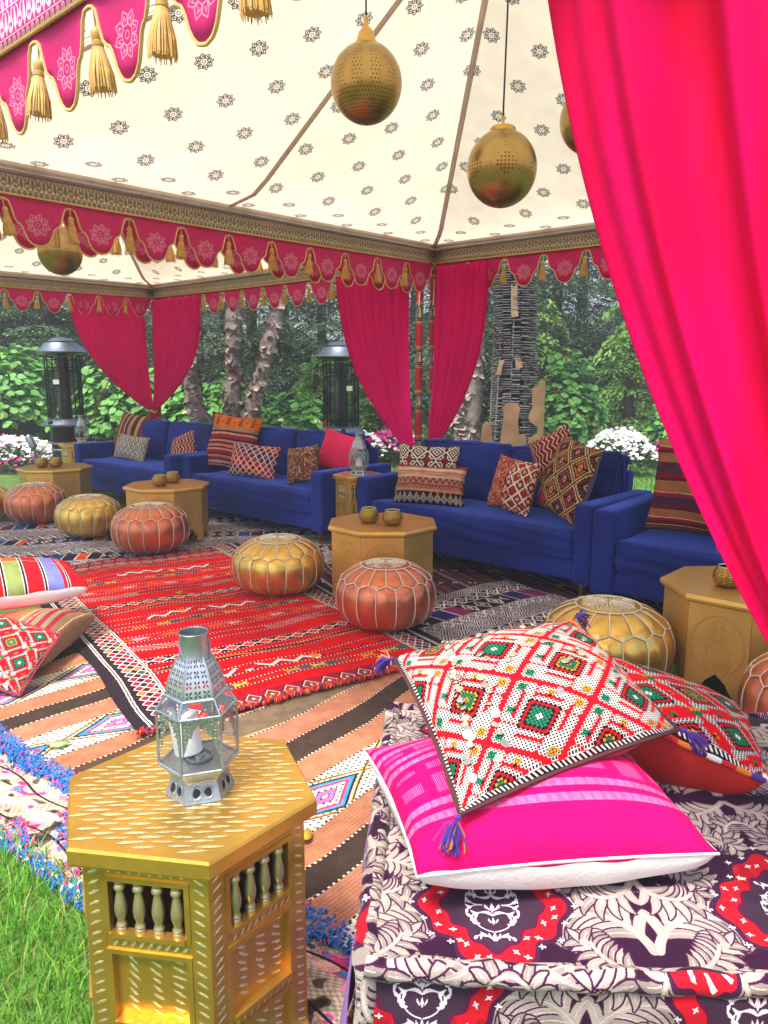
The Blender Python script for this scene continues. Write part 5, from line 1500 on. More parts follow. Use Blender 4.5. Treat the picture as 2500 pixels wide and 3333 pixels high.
# ------------------------------------------------------------------ hexagonal carved side table
HR, HT = .262, .58
def gouge(q, x, y, a, L, w_=.0042, h_=.0016, M_=None):
    d = (math.cos(a), math.sin(a)); n = (-d[1], d[0])
    v = [(x - d[0] * L / 2, y - d[1] * L / 2, 0), (x - d[0] * L * .2 + n[0] * w_, y - d[1] * L * .2 + n[1] * w_, .0002), (x + d[0] * L * .25 + n[0] * w_ * .8, y + d[1] * L * .25 + n[1] * w_ * .8, .0002), (x + d[0] * L / 2, y + d[1] * L / 2, 0),
         (x + d[0] * L * .25 - n[0] * w_ * .8, y + d[1] * L * .25 - n[1] * w_ * .8, .0002), (x - d[0] * L * .2 - n[0] * w_, y - d[1] * L * .2 - n[1] * w_, .0002), (x, y, h_)]
    q.add(v, [(k, (k + 1) % 6, 6)[::-1] for k in range(6)], None, 0, M_)
def make_hextable(label, detail=True):
    t = thing('side_table', label, 'side table', (0, 0, 0), 0)
    g_ = np.random.RandomState(3)
    hexa = lambda r: [(r * math.cos(R(-9 + 60 * k)), r * math.sin(R(-9 + 60 * k))) for k in range(6)]
    q = MB(); q.prism(hexa(HR - .004), HT - .036, HT - .031, taper=1.015); q.prism(hexa(HR), HT - .031, HT - .005); q.prism(hexa(HR), HT - .005, HT, taper=.985)
    top = q.build('table_top', m_hexgold, t, sharp=20)
    q = MB()
    ap = HR * .866 - .022
    rows = np.arange(-.215, .216, .0150)
    for r_i, y in enumerate(rows):
        x = -.24 + (.031 if r_i % 2 else 0)
        while x < .24:
            px, py = x + g_.randn() * .002, y + .010 * math.sin(3 * x) + g_.randn() * .0012
            # stay inside the hexagon
            inside = all(px * math.cos(R(21 + 60 * k)) + py * math.sin(R(21 + 60 * k)) < ap for k in range(6))
            if inside: gouge(q, px, py, R(4) + g_.randn() * .04, .050 + .004 * g_.randn(), .0040 + .0005 * g_.randn(), .0012)
            x += .060
    o = q.build('carved_groove', m_gouge, top, loc=(0, 0, HT + .0004), smooth=True, sharp=0); o['kind'] = 'stuff'
    rb = .235; apb = rb * .866; sw = rb
    zt = HT - .036
    for k in range(6):
        a = R(-9 + 30 + 60 * k)
        Mx = Matrix.Translation((apb * math.cos(a), apb * math.sin(a), 0)) @ Matrix.Rotation(a - PI / 2, 4, 'Z')   # local x along the side, +y outwards
        # note: +y local points outward
        q = MB(); th = .018
        hw = sw / 2
        st = .036
        for s_ in (-1, 1): q.box((s_ * (hw - st / 2), -th / 2, zt / 2), (st - .0005, th, zt))
        for (z0, z1) in ((zt - .026, zt), (.372, .398), (.196, .215), (0, .03)):
            q.box((0, -th / 2 - .0006, (z0 + z1) / 2), (sw - 2 * st + .002, th - .0012, z1 - z0))
        side = q.build('side_frame', m_hexgold, t, smooth=False); side.matrix_local = Mx
        # mouldings round the openings
        q = MB()
        iw = sw / 2 - st
        for (z0, z1) in ((.398, zt - .026), (.215, .372), (.03, .196)):
            m_ = .010
            for s_ in (-1, 1): q.box((s_ * (iw - m_ / 2), -.006, (z0 + z1) / 2), (m_, .016, z1 - z0 - .0004))
            q.box((0, -.0055, z1 - m_ / 2), (2 * iw - 2 * m_, .015, m_)); q.box((0, -.003, z0 + m_ / 2), (2 * iw - 2 * m_, .020, m_))
        q.build('moulding', m_hexgold, side, smooth=False)
        q = MB(); q.box((0, -.016, (.215 + .372) / 2), (2 * iw, .008, .157)); q.build('carved_panel', m_hexgold, side, smooth=False)
        q = MB(); q.box((0, -.016, (.03 + .196) / 2), (2 * iw, .008, .166)); q.build('carved_panel', m_hexgold, side, smooth=False)
        if k in (1, 2) and not detail: pass
        # turned balusters in the open upper window
        bz0, bz1 = .408, zt - .036; bh = bz1 - bz0
        prof = [(.0105, 0), (.0105, .05), (.0085, .07), (.0110, .11), (.0085, .16), (.0075, .2), (.0120, .33), (.0128, .45), (.0105, .6), (.0075, .74), (.0070, .8), (.0115, .83), (.0115, .88), (.0085, .92), (.0105, .95), (.0105, 1)]
        bd = None
        for j in range(4):
            x = -iw + .010 + (2 * iw - .02) * (j + .5) / 4
            if bd is None:
                q = MB(); q.lathe([(r * .92, z * bh) for r, z in prof], 14); o = q.build('baluster', m_silvergold, side, sharp=50); bd = o.data
            else: o = put(bpy.data.objects.new('baluster', bd), side)
            o.location = (x, -.008, bz0)
        # gouges: rotate the x,y plane onto the face (x, z)
        F_ = Matrix(((1, 0, 0, 0), (0, 0, 1, 0), (0, 1, 0, 0), (0, 0, 0, 1)))
        q = MB()
        for s_ in (-1, 1):
            for z in np.arange(.012, zt - .012, .0205):
                gouge(q, s_ * (hw - st / 2) + .0, z + g_.randn() * .001, R(28) * (-s_), .026, .0032, .0014, Matrix.Translation((0, .0004, 0)) @ F_)
        for zc in (.385, .2055):
            for x in np.arange(-iw + .012, iw - .006, .0165): gouge(q, x, zc, R(-50), .017, .003, .0014, Matrix.Translation((0, .0002, 0)) @ F_)
        for zc in (zt - .014,):
            for x in np.arange(-iw + .012, iw - .006, .0195): gouge(q, x, zc, R(-55), .015, .003, .0014, Matrix.Translation((0, .0002, 0)) @ F_)
        for (z0, z1) in ((.228, .360), (.044, .184)):
            for ci, x in enumerate((-.044, -.005, .036)):
                for z in np.arange(z0 + .006, z1 - .004, .0165):
                    gouge(q, x * iw / .075 + g_.randn() * .002, z + .005 * ci, R(24) + g_.randn() * .12 + .12 * ci, .028 + .004 * g_.randn(), .0032, .0015, Matrix.Translation((0, -.0118, 0)) @ F_)
        o = q.build('carved_groove', m_gouge, side, sharp=0); o['kind'] = 'stuff'
    return t
th_ = make_hextable('gold hexagonal carved table with a tin lantern, in the left foreground'); th_.location = (-.39, 1.42, .004)
o = dup(th_, (-.20, 6.10, .02), R(14), 'small gold hexagonal table wedged between two sofas'); o.scale = (.80, .80, 1.02)
o = dup(th_, (-3.62, 9.2, .0), R(20), 'gold hexagonal table behind the far sofa arm with a lantern on it')

# ------------------------------------------------------------------ tin lantern
def make_lantern(label):
    t = thing('lantern', label, 'lantern', (0, 0, 0), 0, 'pierced tin lanterns')
    def hx(r, z, k, a0=0): a = R(a0 + 60 * k); return Vector((r * math.cos(a), r * math.sin(a), z))
    q = MB()
    lv = [(.079, 0), (.077, .003), (.064, .036), (.066, .040), (.087, .064)]
    for (r0, z0), (r1, z1) in zip(lv, lv[1:]):
        for k in range(6): q.add([hx(r0, z0, k), hx(r0, z0, k + 1), hx(r1, z1, k + 1), hx(r1, z1, k)], [(0, 1, 2, 3)])
    base = q.build('base', m_tin, t, smooth=False)
    for k in range(6):
        A, B, C_, D = hx(.0778, .004, k), hx(.0778, .004, k + 1), hx(.0645, .035, k + 1), hx(.0645, .035, k)
        n = (B - A).cross(D - A).normalized()
        for u0, dirn in ((.33, 1), (.67, -1)):
            q = MB()       # eye shaped openings on the skirt
            def pt(u, v): return (A.lerp(B, u)).lerp(D.lerp(C_, u), v) + n * .0008
            o_ = [pt(u0 + .12 * math.cos(t_), .5 + .26 * math.sin(t_) * (1 - .3 * dirn * math.cos(t_))) for t_ in np.linspace(0, 2 * PI, 12, endpoint=False)]
            q.add(o_, [tuple(range(12))], m=0)
            q.tube([p + n * .0006 for p in [pt(u0 + .15 * math.cos(t_), .5 + .36 * math.sin(t_)) for t_ in np.linspace(0, 2 * PI, 14, endpoint=False)]], .0013, 5, closed=True, m=1)
            q.build('cut_opening', [m_cord, m_tin], base)
    q = MB(); q.prism([tuple(hx(.085, 0, k))[:2] for k in range(6)], .062, .0645); q.lathe([(.026, .0648), (.030, .066), (.030, .071), (.027, .071), (.026, .067), (.012, .066), (.010, .070), (.0, .070)], 22, caps=False); q.build('tray', m_tindark, t, sharp=40)
    q = MB(); rb = .088; z0, z1, z2 = .064, .176, .204; r2 = .068
    for k in range(6):
        q.tube([hx(rb, z0, k), hx(rb, z1, k)], .0032, 6)
        for z in (z0 + .002, z1): q.tube([hx(rb, z, k), hx(rb, z, k + 1)], .0030, 6)
        q.tube([hx(rb, z1, k), hx(r2, z2, k)], .0030, 6); q.tube([hx(r2, z2, k), hx(r2, z2, k + 1)], .0032, 6)
    q.build('frame', m_tin, t)
    for k in range(6):
        q = MB(); i_ = .0035
        q.add([hx(rb - i_, z0, k), hx(rb - i_, z0, k + 1), hx(rb - i_, z1, k + 1), hx(rb - i_, z1, k)], [(0, 1, 2, 3)]); q.build('glass_pane', m_glass, t, smooth=False, solid=.0015)
        q = MB(); q.add([hx(rb - i_, z1, k), hx(rb - i_, z1, k + 1), hx(r2 - i_, z2, k + 1), hx(r2 - i_, z2, k)], [(0, 1, 2, 3)]); q.build('roof_pane', m_glass, t, smooth=False, solid=.0015)
        # arched tin screen inside the upper part of each pane
        A, B = hx(rb - .006, 0, k), hx(rb - .006, 0, k + 1); Z = Vector((0, 0, 1)); n = ((B - A).cross(Z)).normalized()
        def pt(u, z): return A.lerp(B, u) + Z * z
        q = MB()
        arch = [(.03, .098), (.10, .112), (.17, .128), (.22, .140), (.27, .136), (.33, .150), (.40, .157), (.5, .164)]
        arch += [(1 - u, z) for u, z in reversed(arch[:-1])]
        for (u0, za), (u1, zb) in zip(arch, arch[1:]):
            q.add([pt(u0, za), pt(u1, zb), pt(u1, z1), pt(u0, z1)], [(0, 1, 2, 3)])
        sc_ = q.build('arch_screen', m_tin, t, smooth=False, weld=True, solid=.0012)
        q = MB()
        for (u0, za) in arch:
            q.lathe([(.0021, 0), (.0015, .0012), (.0001, .0016)], 8, M=Matrix.Translation(pt(u0, za + .004) + n * .001) @ n.to_track_quat('Z', 'Y').to_matrix().to_4x4())
        for (u0, za) in ((.10, .160), (.10, .145), (.18, .165), (.82, .165), (.9, .160), (.9, .145), (.10, .128), (.9, .128), (.28, .166), (.72, .166), (.5, .171)):
            q.tube([pt(u0 + .045 * math.cos(t_), za + .0045 * math.sin(t_)) + n * .0012 for t_ in np.linspace(0, 2 * PI, 9, endpoint=False)], .0009, 4, closed=True)
        q.build('stud', m_tin, sc_)
        # pierced dome panel
        q = MB()
        def dome(a, b):
            z = .206 + .076 * b; r = .0655 - .0325 * b ** 1.7
            return tuple(hx(r, z, k).lerp(hx(r, z, k + 1), a))
        q.grid(dome, 4, 8); q.build('dome_panel', m_pierced, t, sharp=0, weld=False)
        q = MB(); q.tube([dome(0, b / 8) for b in range(9)], .0016, 5); q.tube([dome(i / 4, 0) for i in range(5)], .0016, 5); q.build('dome_rib', m_tin, t)
    q = MB(); q.lathe([(.0345, .279), (.033, .284), (.0315, .326), (.0325, .3275), (.0335, .326), (.0322, .3245)], 28, caps=False); q.lathe([(.030, .326), (.030, .285)], 28, caps=False)
    q.build('chimney', m_tin, t, sharp=40)
    q = MB(); pts = []
    for k in range(17):
        a = PI * k / 16; pts.append((.034 * math.cos(a) * 1.0, -.0 - .062 * math.sin(a) * .55 + 0, .308 - .058 * math.sin(a)))
    Mz = Matrix.Rotation(R(75), 4, 'Z')
    q.tube([Mz @ Vector(p) for p in pts], .0016, 6); q.build('handle', m_tindark, t)
    return t
ln = make_lantern('tin lantern with clear panes standing on the gold hexagonal table'); ln.location = (-.367, 1.415, .585); ln.rotation_euler = (0, 0, R(-42)); ln.scale = (.87, .87, 1.0)
dup(ln, (-.20, 6.06, .02 + HT * 1.02), R(10), 'tin lantern on the small table between two sofas')
o = dup(ln, (-3.60, 9.18, HT + .001), R(30), 'tin lantern behind the far sofa beside the left heater')
def candle(label, loc, tilt, az, h=.062, r=.024):
    q = MB()
    n = 28; prof = [(r * .96, 0), (r, .003), (r, h - .01)]
    q.lathe(prof, n, caps=False)
    # wavy melted rim and a hollow top
    v = [(r * math.cos(2 * PI * k / n), r * math.sin(2 * PI * k / n), h - .01) for k in range(n)] + [(r * .97 * math.cos(2 * PI * k / n), r * .97 * math.sin(2 * PI * k / n), h - .004 + .007 * math.cos(2 * PI * k / n + 1)) for k in range(n)] + [(r * .8 * math.cos(2 * PI * k / n), r * .8 * math.sin(2 * PI * k / n), h - .012) for k in range(n)] + [(0, 0, h - .014), (0, 0, 0)]
    f = [(k, (k + 1) % n, n + (k + 1) % n, n + k) for k in range(n)] + [(n + k, n + (k + 1) % n, 2 * n + (k + 1) % n, 2 * n + k) for k in range(n)] + [(2 * n + k, 2 * n + (k + 1) % n, 3 * n) for k in range(n)]
    q.add(v, f)
    q.add([(r * .96 * math.cos(2 * PI * k / n), r * .96 * math.sin(2 * PI * k / n), 0) for k in range(n)], [tuple(range(n - 1, -1, -1))])
    o = q.build('candle', m_wax); o.location = loc; o.rotation_euler = (tilt, 0, az); tag(o, label, 'candle', 'white candles in the lanterns')
    return o
cnd = candle('white candle leaning inside the foreground lantern', (-.392, 1.436, .585 + .0665), R(-10), R(60), .078, .028)
o = dup(cnd, (-.195, 6.06, .02 + HT * 1.02 + .066), label='white candle inside the lantern between the sofas')

# ------------------------------------------------------------------ hanging lamps
def make_lamp(label, loc, r, mat, capkind, ztop, drop=(0, 0)):
    t = thing('pendant_lamp', label, 'pendant lamp', loc, 0, 'punched brass globe lamps under the tents')
    q = MB(); n = 24
    prof = [(r * 1.0 * math.cos(p), r * 1.06 * math.sin(p)) for p in np.linspace(-PI / 2 + .04, PI / 2 - .32, n)]
    q.lathe(prof, 48, caps=False); o = q.build('globe', mat, t, sharp=0)
    for l in o.data.uv_layers[0].data: l.uv = (l.uv[0] * 1.0, l.uv[1] * .95)
    q = MB(); q.lathe([(.004, -r * 1.07), (r * .06, -r * 1.055)], 16); q.build('bottom_boss', m_gin, t)
    z = r * 1.0
    q = MB()
    if capkind == 'bell': q.lathe([(r * .34, z - .012), (r * .33, z + .004), (r * .27, z + .02), (r * .21, z + .055), (r * .12, z + .075), (r * .06, z + .085), (r * .05, z + .11), (r * .065, z + .115), (r * .04, z + .125)], 28)
    else: q.lathe([(r * .37, z - .016), (r * .37, z + .012), (r * .33, z + .020), (r * .05, z + .024), (r * .04, z + .06), (r * .05, z + .064), (r * .03, z + .07)], 28)
    q.build('cap', m_ogold, t, sharp=40)
    q = MB(); q.tube([(0, 0, z + .06), (drop[0] * .5, drop[1] * .5, (z + ztop - loc[2]) / 2), (drop[0], drop[1], ztop - loc[2])], .0045, 6); q.build('cord', m_cord, t)
    return t
make_lamp('brass globe lamp with a bell cap, left of the two big ones', (-.085, 4.01, 2.775), .172, m_cup[1], 'bell', 3.6)
make_lamp('brass globe lamp with a flat cap and lozenge piercing, lower of the two big ones', (.575, 3.99, 2.385), .170, m_cup[2], 'flat', 3.55, (.02, .03))
make_lamp('brass globe lamp half hidden behind the fuchsia curtain', (1.05, 4.19, 2.665), .155, m_cup[1], 'flat', 3.4)
make_lamp('brass globe lamp hanging in the farther tent at the left', (-2.70, 6.69, 2.40), .178, m_cup[1], 'flat', 3.6)

# ------------------------------------------------------------------ patio heaters
def make_heater(label):
    t = thing('patio_heater', label, 'patio heater', (0, 0, 0), 0, 'tall black patio heaters with domed hoods')
    q = MB(); q.lathe([(.20, 0), (.205, .03), (.195, .05), (.19, .70), (.20, .74)], 32); cab = q.build('cabinet', m_black, t)
    q = MB()
    for z in (.44, .52): q.lathe([(.197, z), (.205, z + .008), (.205, z + .022), (.197, z + .03)], 32, caps=False)
    q.build('trim_ring', m_steel, cab)
    q = MB(); q.lathe([(.20, .74), (.29, .755), (.295, .775), (.26, .80), (.225, .835), (.21, .84)], 36); q.build('collar', m_steel, t)
    q = MB(); q.lathe([(.03, 0), (.03, .02), (.022, .028)], 14, M=Matrix.Translation((-.10, -.24, .80)) @ Matrix.Rotation(R(35), 4, 'X')); q.build('control_knob', m_black, t)
    q = MB(); q.lathe([(.085, .84), (.085, 1.62)], 24, caps=False); q.build('glass_tube', m_hglass, t)
    q = MB(); q.lathe([(.075, .845), (.075, 1.60)], 16); q.build('burner_column', m_black, t)
    for k in range(8):
        a = 2 * PI * k / 8 + .2
        q = MB(); q.tube([(.21 * math.cos(a), .21 * math.sin(a), .84), (.21 * math.cos(a), .21 * math.sin(a), 1.63)], .009, 6); q.build('guard_bar', m_black, t)
    for z in (.90, .94, 1.44, 1.48, 1.57):
        q = MB(); q.tube([(.212 * math.cos(a), .212 * math.sin(a), z) for a in np.linspace(0, 2 * PI, 32, endpoint=False)], .005, 5, closed=True); q.build('guard_ring', m_black, t)
    q = MB()
    for k in range(72):
        a = 2 * PI * k / 72; q.tube([(.206 * math.cos(a), .206 * math.sin(a), .86), (.206 * math.cos(a), .206 * math.sin(a), 1.44)], .0016, 3)
    for z in np.arange(.86, 1.44, .024): q.tube([(.206 * math.cos(a), .206 * math.sin(a), z) for a in np.linspace(0, 2 * PI, 24, endpoint=False)], .0016, 3, closed=True)
    o = q.build('guard_mesh', m_black, t, smooth=False); o['kind'] = 'stuff'
    q = MB(); q.box((.0, -.222, 1.30), (.075, .004, .055)); q.build('warning_plate', M('pale_plate', srgb(.75, .74, .70), .5), t, smooth=False)
    q = MB(); q.lathe([(.17, 1.62), (.24, 1.635), (.30, 1.655), (.308, 1.668), (.24, 1.725), (.20, 1.775), (.145, 1.785)], 40); q.lathe([(.15, 1.788), (.152, 1.80), (.10, 1.835), (.045, 1.846), (.0, 1.848)], 32); q.build('hood', m_steel, t, sharp=40)
    return t
ht = make_heater('patio heater with domed hood at the left, before the hydrangeas'); ht.location = (-4.03, 9.8, 0)
dup(ht, (-.515, 9.3, -.07), R(30), 'patio heater with domed hood behind the pink cushion')

# ------------------------------------------------------------------ garden sculpture
sc = thing('garden_sculpture', 'tall ribbed metal column sculpture with copper sheets at its foot', 'sculpture', (1.62, 9.9, 0))
gq = np.random.RandomState(17); V = MB(); H_ = 2.75
for k in range(15):
    a = 2 * PI * k / 15; cx, cy = .25 * math.cos(a), .17 * math.sin(a); z = .05
    while z < H_:
        if gq.rand() > .10 + .12 * (abs(math.sin(z * 3.1 + k)) > .9):
            lean = gq.randn() * .09
            Mx = Matrix.Translation((cx * (1 - .10 * z / H_) + .05 * math.sin(z * 1.2), cy, z)) @ Matrix.Rotation(a, 4, 'Z') @ Matrix.Rotation(lean + .18, 4, 'Y')
            V.box((0, 0, 0), (.10 + .03 * gq.rand(), .085 + .03 * gq.rand(), .007), M=Mx)
        z += .030
o = V.build('steel_plate', m_iron, sc, smooth=False); o['kind'] = 'stuff'
q = MB(); q.lathe([(.16, 0), (.15, H_)], 10, M=Matrix.Scale(.7, 4, (0, 1, 0))); q.build('inner_core', M('dark_core', srgb(.12, .10, .11), .9), sc)
for k in range(9):
    a = 2 * PI * k / 9 + .3; q = MB(); q.tube([(.27 * math.cos(a), .19 * math.sin(a), .1 + .5 * gq.rand()), (.25 * math.cos(a) + .04, .19 * math.sin(a), 1.5 + 1.2 * gq.rand())], .010, 6); q.build('rod', m_iron, sc)
def sheet(pts, x, y, rz, th=.006, cyl=.0):
    q = MB(); Mx = Matrix.Translation((x, y, 0)) @ Matrix.Rotation(rz, 4, 'Z')
    n = len(pts); v = [(p[0], -th + cyl * p[0] ** 2, p[1]) for p in pts] + [(p[0], th + cyl * p[0] ** 2, p[1]) for p in pts]
    q.add(v, [tuple(range(n - 1, -1, -1)), tuple(range(n, 2 * n))] + [(i, (i + 1) % n, n + (i + 1) % n, n + i) for i in range(n)], M=Mx)
    q.build('copper_sheet', m_cop, sc, smooth=False)
sheet([(-.17, 0), (.18, 0), (.18, .60), (.15, .66), (.09, .64), (.07, .80), (.09, .98), (.06, 1.04), (-.06, 1.05), (-.12, 1.0), (-.11, .86), (-.14, .62)], -.02, -.27, 0)
sheet([(-.10, 0), (.13, 0), (.14, 1.30), (.10, 1.36), (.05, 1.26), (-.04, 1.22), (-.03, .98), (-.08, .86), (-.05, .80), (.06, .74), (.05, .66), (-.06, .60), (-.10, .4)], .26, -.20, .25)
sheet([(-.09, 0), (.09, 0), (.08, .30), (.11, .38), (.08, .50), (.06, .76), (.0, .82), (-.05, .76), (-.08, .4)], -.33, -.18, -.35)
for (x, z, w_, h_, r_) in ((-.02, 2.08, .09, .40, .05), (.06, 1.46, .09, .15, .2), (-.20, 1.38, .06, .20, -.2)):
    q = MB(); q.prism([(-w_ / 2, 0), (w_ / 2, .01), (w_ * .35, h_ * .6), (w_ * .5, h_), (-w_ * .1, h_ * .9), (-w_ * .4, h_)], -.015, .015, M=Matrix.Translation((x, -.21, z)) @ Matrix.Rotation(PI / 2, 4, 'X') @ Matrix.Rotation(r_, 4, 'Z')); q.build('wood_splinter', m_driftw, sc, smooth=False)

# ------------------------------------------------------------------ birch trees
def trunk_mesh(pts, rs, seed):
    q = np.random.RandomState(seed); P_ = [Vector(p) for p in pts]
    # resample
    out = []; rr = []
    for i in range(len(P_) - 1):
        for k in range(6):
            f = k / 6; f2 = f * f * (3 - 2 * f) * .3 + f * .7
            out.append(P_[i].lerp(P_[i + 1], f2) + Vector((q.randn(), q.randn(), 0)) * .008); rr.append((rs[i] * (1 - f) + rs[i + 1] * f) * (1 + .07 * q.randn()))
    out.append(P_[-1]); rr.append(rs[-1])
    b = MB(); b.tube(out, rr, 14); return b, out, rr
def flakes(out, rr, n, seed):
    q = np.random.RandomState(seed); V = []; F = []
    for k in range(n):
        i = q.randint(len(out) - 1); p = out[i].lerp(out[i + 1], q.rand()); r = rr[i]; a = q.rand() * 2 * PI
        d = Vector((math.cos(a), math.sin(a), 0)); s_ = Vector((-d.y, d.x, 0)); w_ = .02 + .05 * q.rand(); h_ = .03 + .07 * q.rand(); lift = .006 + .05 * q.rand() ** 2
        up_ = Vector((0, 0, 1)) * (1 if q.rand() < .6 else -1)
        b = p + d * r; j = len(V)
        V += [tuple(b - s_ * w_), tuple(b + s_ * w_), tuple(b + s_ * w_ * .8 + up_ * h_ * .5 + d * lift * .3), tuple(b - s_ * w_ * .9 + up_ * h_ * .5 + d * lift * .35), tuple(b + s_ * w_ * .4 + up_ * h_ + d * lift * 1.1), tuple(b - s_ * w_ * .6 + up_ * h_ * .9 + d * lift)]
        F += [(j, j + 1, j + 2, j + 3), (j + 3, j + 2, j + 4, j + 5)]
    return V, F
def leafcloud(c_, rad, n, size, seed, mats, parent, name, flat=.5):
    q = np.random.RandomState(seed); d = q.randn(n, 3); d /= np.linalg.norm(d, axis=1)[:, None]; p = np.array(c_) + d * (q.rand(n, 1) ** .45) * np.array(rad)
    return leaves(p, size, q, mats, parent, name, flat)
def leaves(p, size, q, mats, parent, name, flat=.5, asp=.5, outw=None):
    n = len(p); a = q.rand(n) * 2 * PI; nz = np.stack([q.randn(n) * flat, q.randn(n) * flat, np.ones(n)], 1)
    if outw is not None: nz = nz * .6 + outw
    nz /= np.linalg.norm(nz, axis=1)[:, None]
    t = np.stack([np.cos(a), np.sin(a), q.randn(n) * .3], 1); t -= nz * (t * nz).sum(1)[:, None]; t /= np.linalg.norm(t, axis=1)[:, None]
    s_ = np.cross(nz, t); L = size * (.6 + .8 * q.rand(n))[:, None]; W_l = L * asp
    fold = nz * L * .10
    V = np.stack([p - t * L * .5, p - t * L * .12 + s_ * W_l * .5 + fold, p + t * L * .2 + s_ * W_l * .42 + fold * .8, p + t * L * .55 - nz * L * .08, p + t * L * .2 - s_ * W_l * .42 + fold * .8, p - t * L * .12 - s_ * W_l * .5 + fold], 1).reshape(-1, 3)
    b = (np.arange(n) * 6)[:, None]
    F = np.concatenate([b + np.array([[0, 1, 2, 3]]), b + np.array([[0, 3, 4, 5]])], 1).reshape(-1, 4)
    mi = np.repeat(q.randint(0, len(mats), n), 2) if len(mats) > 1 else None
    return npmesh(name, V, F, mats, parent, mi)
def birch(label, loc, stems, seed, crown):
    t = thing('birch_tree', label, 'tree', loc, 0)
    for i, (pts, rs) in enumerate(stems):
        b, out, rr = trunk_mesh(pts, rs, seed + i); tr0 = b.build('trunk', m_bark, t)
        V_, F_ = flakes(out, rr, 520, seed + 10 + i); o = npmesh('bark_flakes', V_, F_, [m_flake, m_bark], tr0, RNG.randint(0, 2, len(F_))); o['kind'] = 'stuff'
    o = leafcloud(crown[0], crown[1], 5200, .10, seed, [m_hem2, m_hyd], t, 'crown', .8); o['kind'] = 'stuff'
birch('three-stemmed birch with peeling bark behind the second sofa', (-2.05, 10.5, 0), [
    ([(-.15, .0, 0), (-.36, .0, .55), (-.50, 0, .95), (-.58, .05, 1.4), (-.50, .1, 2.0), (-.52, .1, 2.8), (-.7, .2, 4.6)], [.15, .13, .115, .115, .10, .09, .05]),
    ([(.0, .05, 0), (-.03, .05, .8), (.02, .08, 1.5), (.05, .1, 2.3), (.02, .1, 3.2), (.1, .1, 5.4)], [.16, .13, .11, .115, .10, .05]),
    ([(.12, .0, 0), (.20, .0, .7), (.38, .02, 1.3), (.58, .05, 2.0), (.80, .08, 2.8), (1.3, .1, 4.6)], [.14, .12, .10, .095, .085, .04])], 40, ((0, .2, 5.4), (2.2, 1.8, 1.3)))
birch('birch with shaggy peeling bark and a forked foot beside the metal sculpture', (1.17, 10.4, 0), [
    ([(.0, .0, 0), (.0, .0, .7), (.02, 0, 1.5), (.05, .02, 2.2), (.1, .02, 3.0), (.2, .1, 5.0)], [.17, .145, .14, .135, .125, .07]),
    ([(-.04, -.02, .35), (-.16, -.04, .75), (-.24, -.05, 1.15), (-.20, -.04, 1.7), (-.26, 0, 2.6)], [.13, .12, .11, .09, .07])], 60, ((.2, .2, 5.2), (1.7, 1.6, 1.3)))

# ------------------------------------------------------------------ conifers of the wood behind
def conifer_mesh(seed, h, rmax, z0, nb, mats, leaf=.075):
    q = np.random.RandomState(seed); C0 = []; D0 = []; N0 = []; S0 = []
    for i in range(nb):
        z = z0 + (h - z0) * q.rand() ** 1.25; k = 1 - (z - z0) / (h - z0)
        L = rmax * (k ** .75) * (.55 + .6 * q.rand()) + .15; az = q.rand() * 2 * PI; rise = .15 + .25 * q.rand(); droop = .35 + .5 * q.rand()
        d = np.array((math.cos(az), math.sin(az), 0)); sd_ = np.array((-d[1], d[0], 0))
        for t in np.arange(.22, 1.0, .075 / max(.6, L)):
            p = d * L * t + np.array((0, 0, z + L * (rise * t - droop * t * t)))
            slope = rise - 2 * droop * t
            for s_ in (-1, 1):
                tl_ = L * .42 * (1.05 - t) + .07
                for w_ in np.arange(.03, tl_, .058):
                    f = w_ / tl_
                    C0.append(p + (sd_ * s_ * .86 + d * .5) * w_ + np.array((0, 0, -.28 * w_ * f + slope * .4 * w_)) + q.randn(3) * .012)
                    dd = sd_ * s_ * .8 + d * (.6 + .4 * f) + np.array((0, 0, -.25 - .3 * f)) + q.randn(3) * .22
                    D0.append(dd); N0.append(np.array((0, 0, 1)) + q.randn(3) * .35); S0.append(leaf * (.7 + .6 * q.rand()))
    c_ = np.array(C0); d = np.array(D0); d /= np.linalg.norm(d, axis=1)[:, None]; n = np.array(N0); s_ = np.cross(d, n); s_ /= np.linalg.norm(s_, axis=1)[:, None]; L = np.array(S0)[:, None]
    V = np.stack([c_ - d * L * .3, c_ + d * L * .25 + s_ * L * .24, c_ + d * L * .8, c_ + d * L * .25 - s_ * L * .24], 1).reshape(-1, 3)
    F = np.arange(len(c_) * 4).reshape(-1, 4)
    return V, F
def conifer(name, label, loc, seed, h, rmax, z0, nb, mat, group, leaf=.075):
    t = thing(name, label, 'tree', loc, 0, group)
    V_, F_ = conifer_mesh(seed, h, rmax, z0, nb, mat, leaf); o = npmesh('crown', V_, F_, mat, t); o['kind'] = 'stuff'
    q = MB(); q.tube([(0, 0, 0), (.02, 0, h * .4), (0, 0, h * .95)], [.14, .10, .03], 9); q.build('trunk', m_trunk, t)
    return t
GW = 'dark conifers of the wood behind the lawn'; LW = 'tall dark conifer in the wood behind the tents'
con = [conifer('conifer', LW, (-7.5, 15.4, 0), 71, 6.6, 1.9, .15, 230, m_hem1, GW), conifer('conifer', LW, (-4.9, 15.8, 0), 72, 7.0, 2.1, .2, 240, m_hem1, GW), conifer('conifer', LW, (-2.6, 15.4, 0), 73, 6.6, 1.8, .1, 230, m_hem1, GW)]
gq = np.random.RandomState(5)
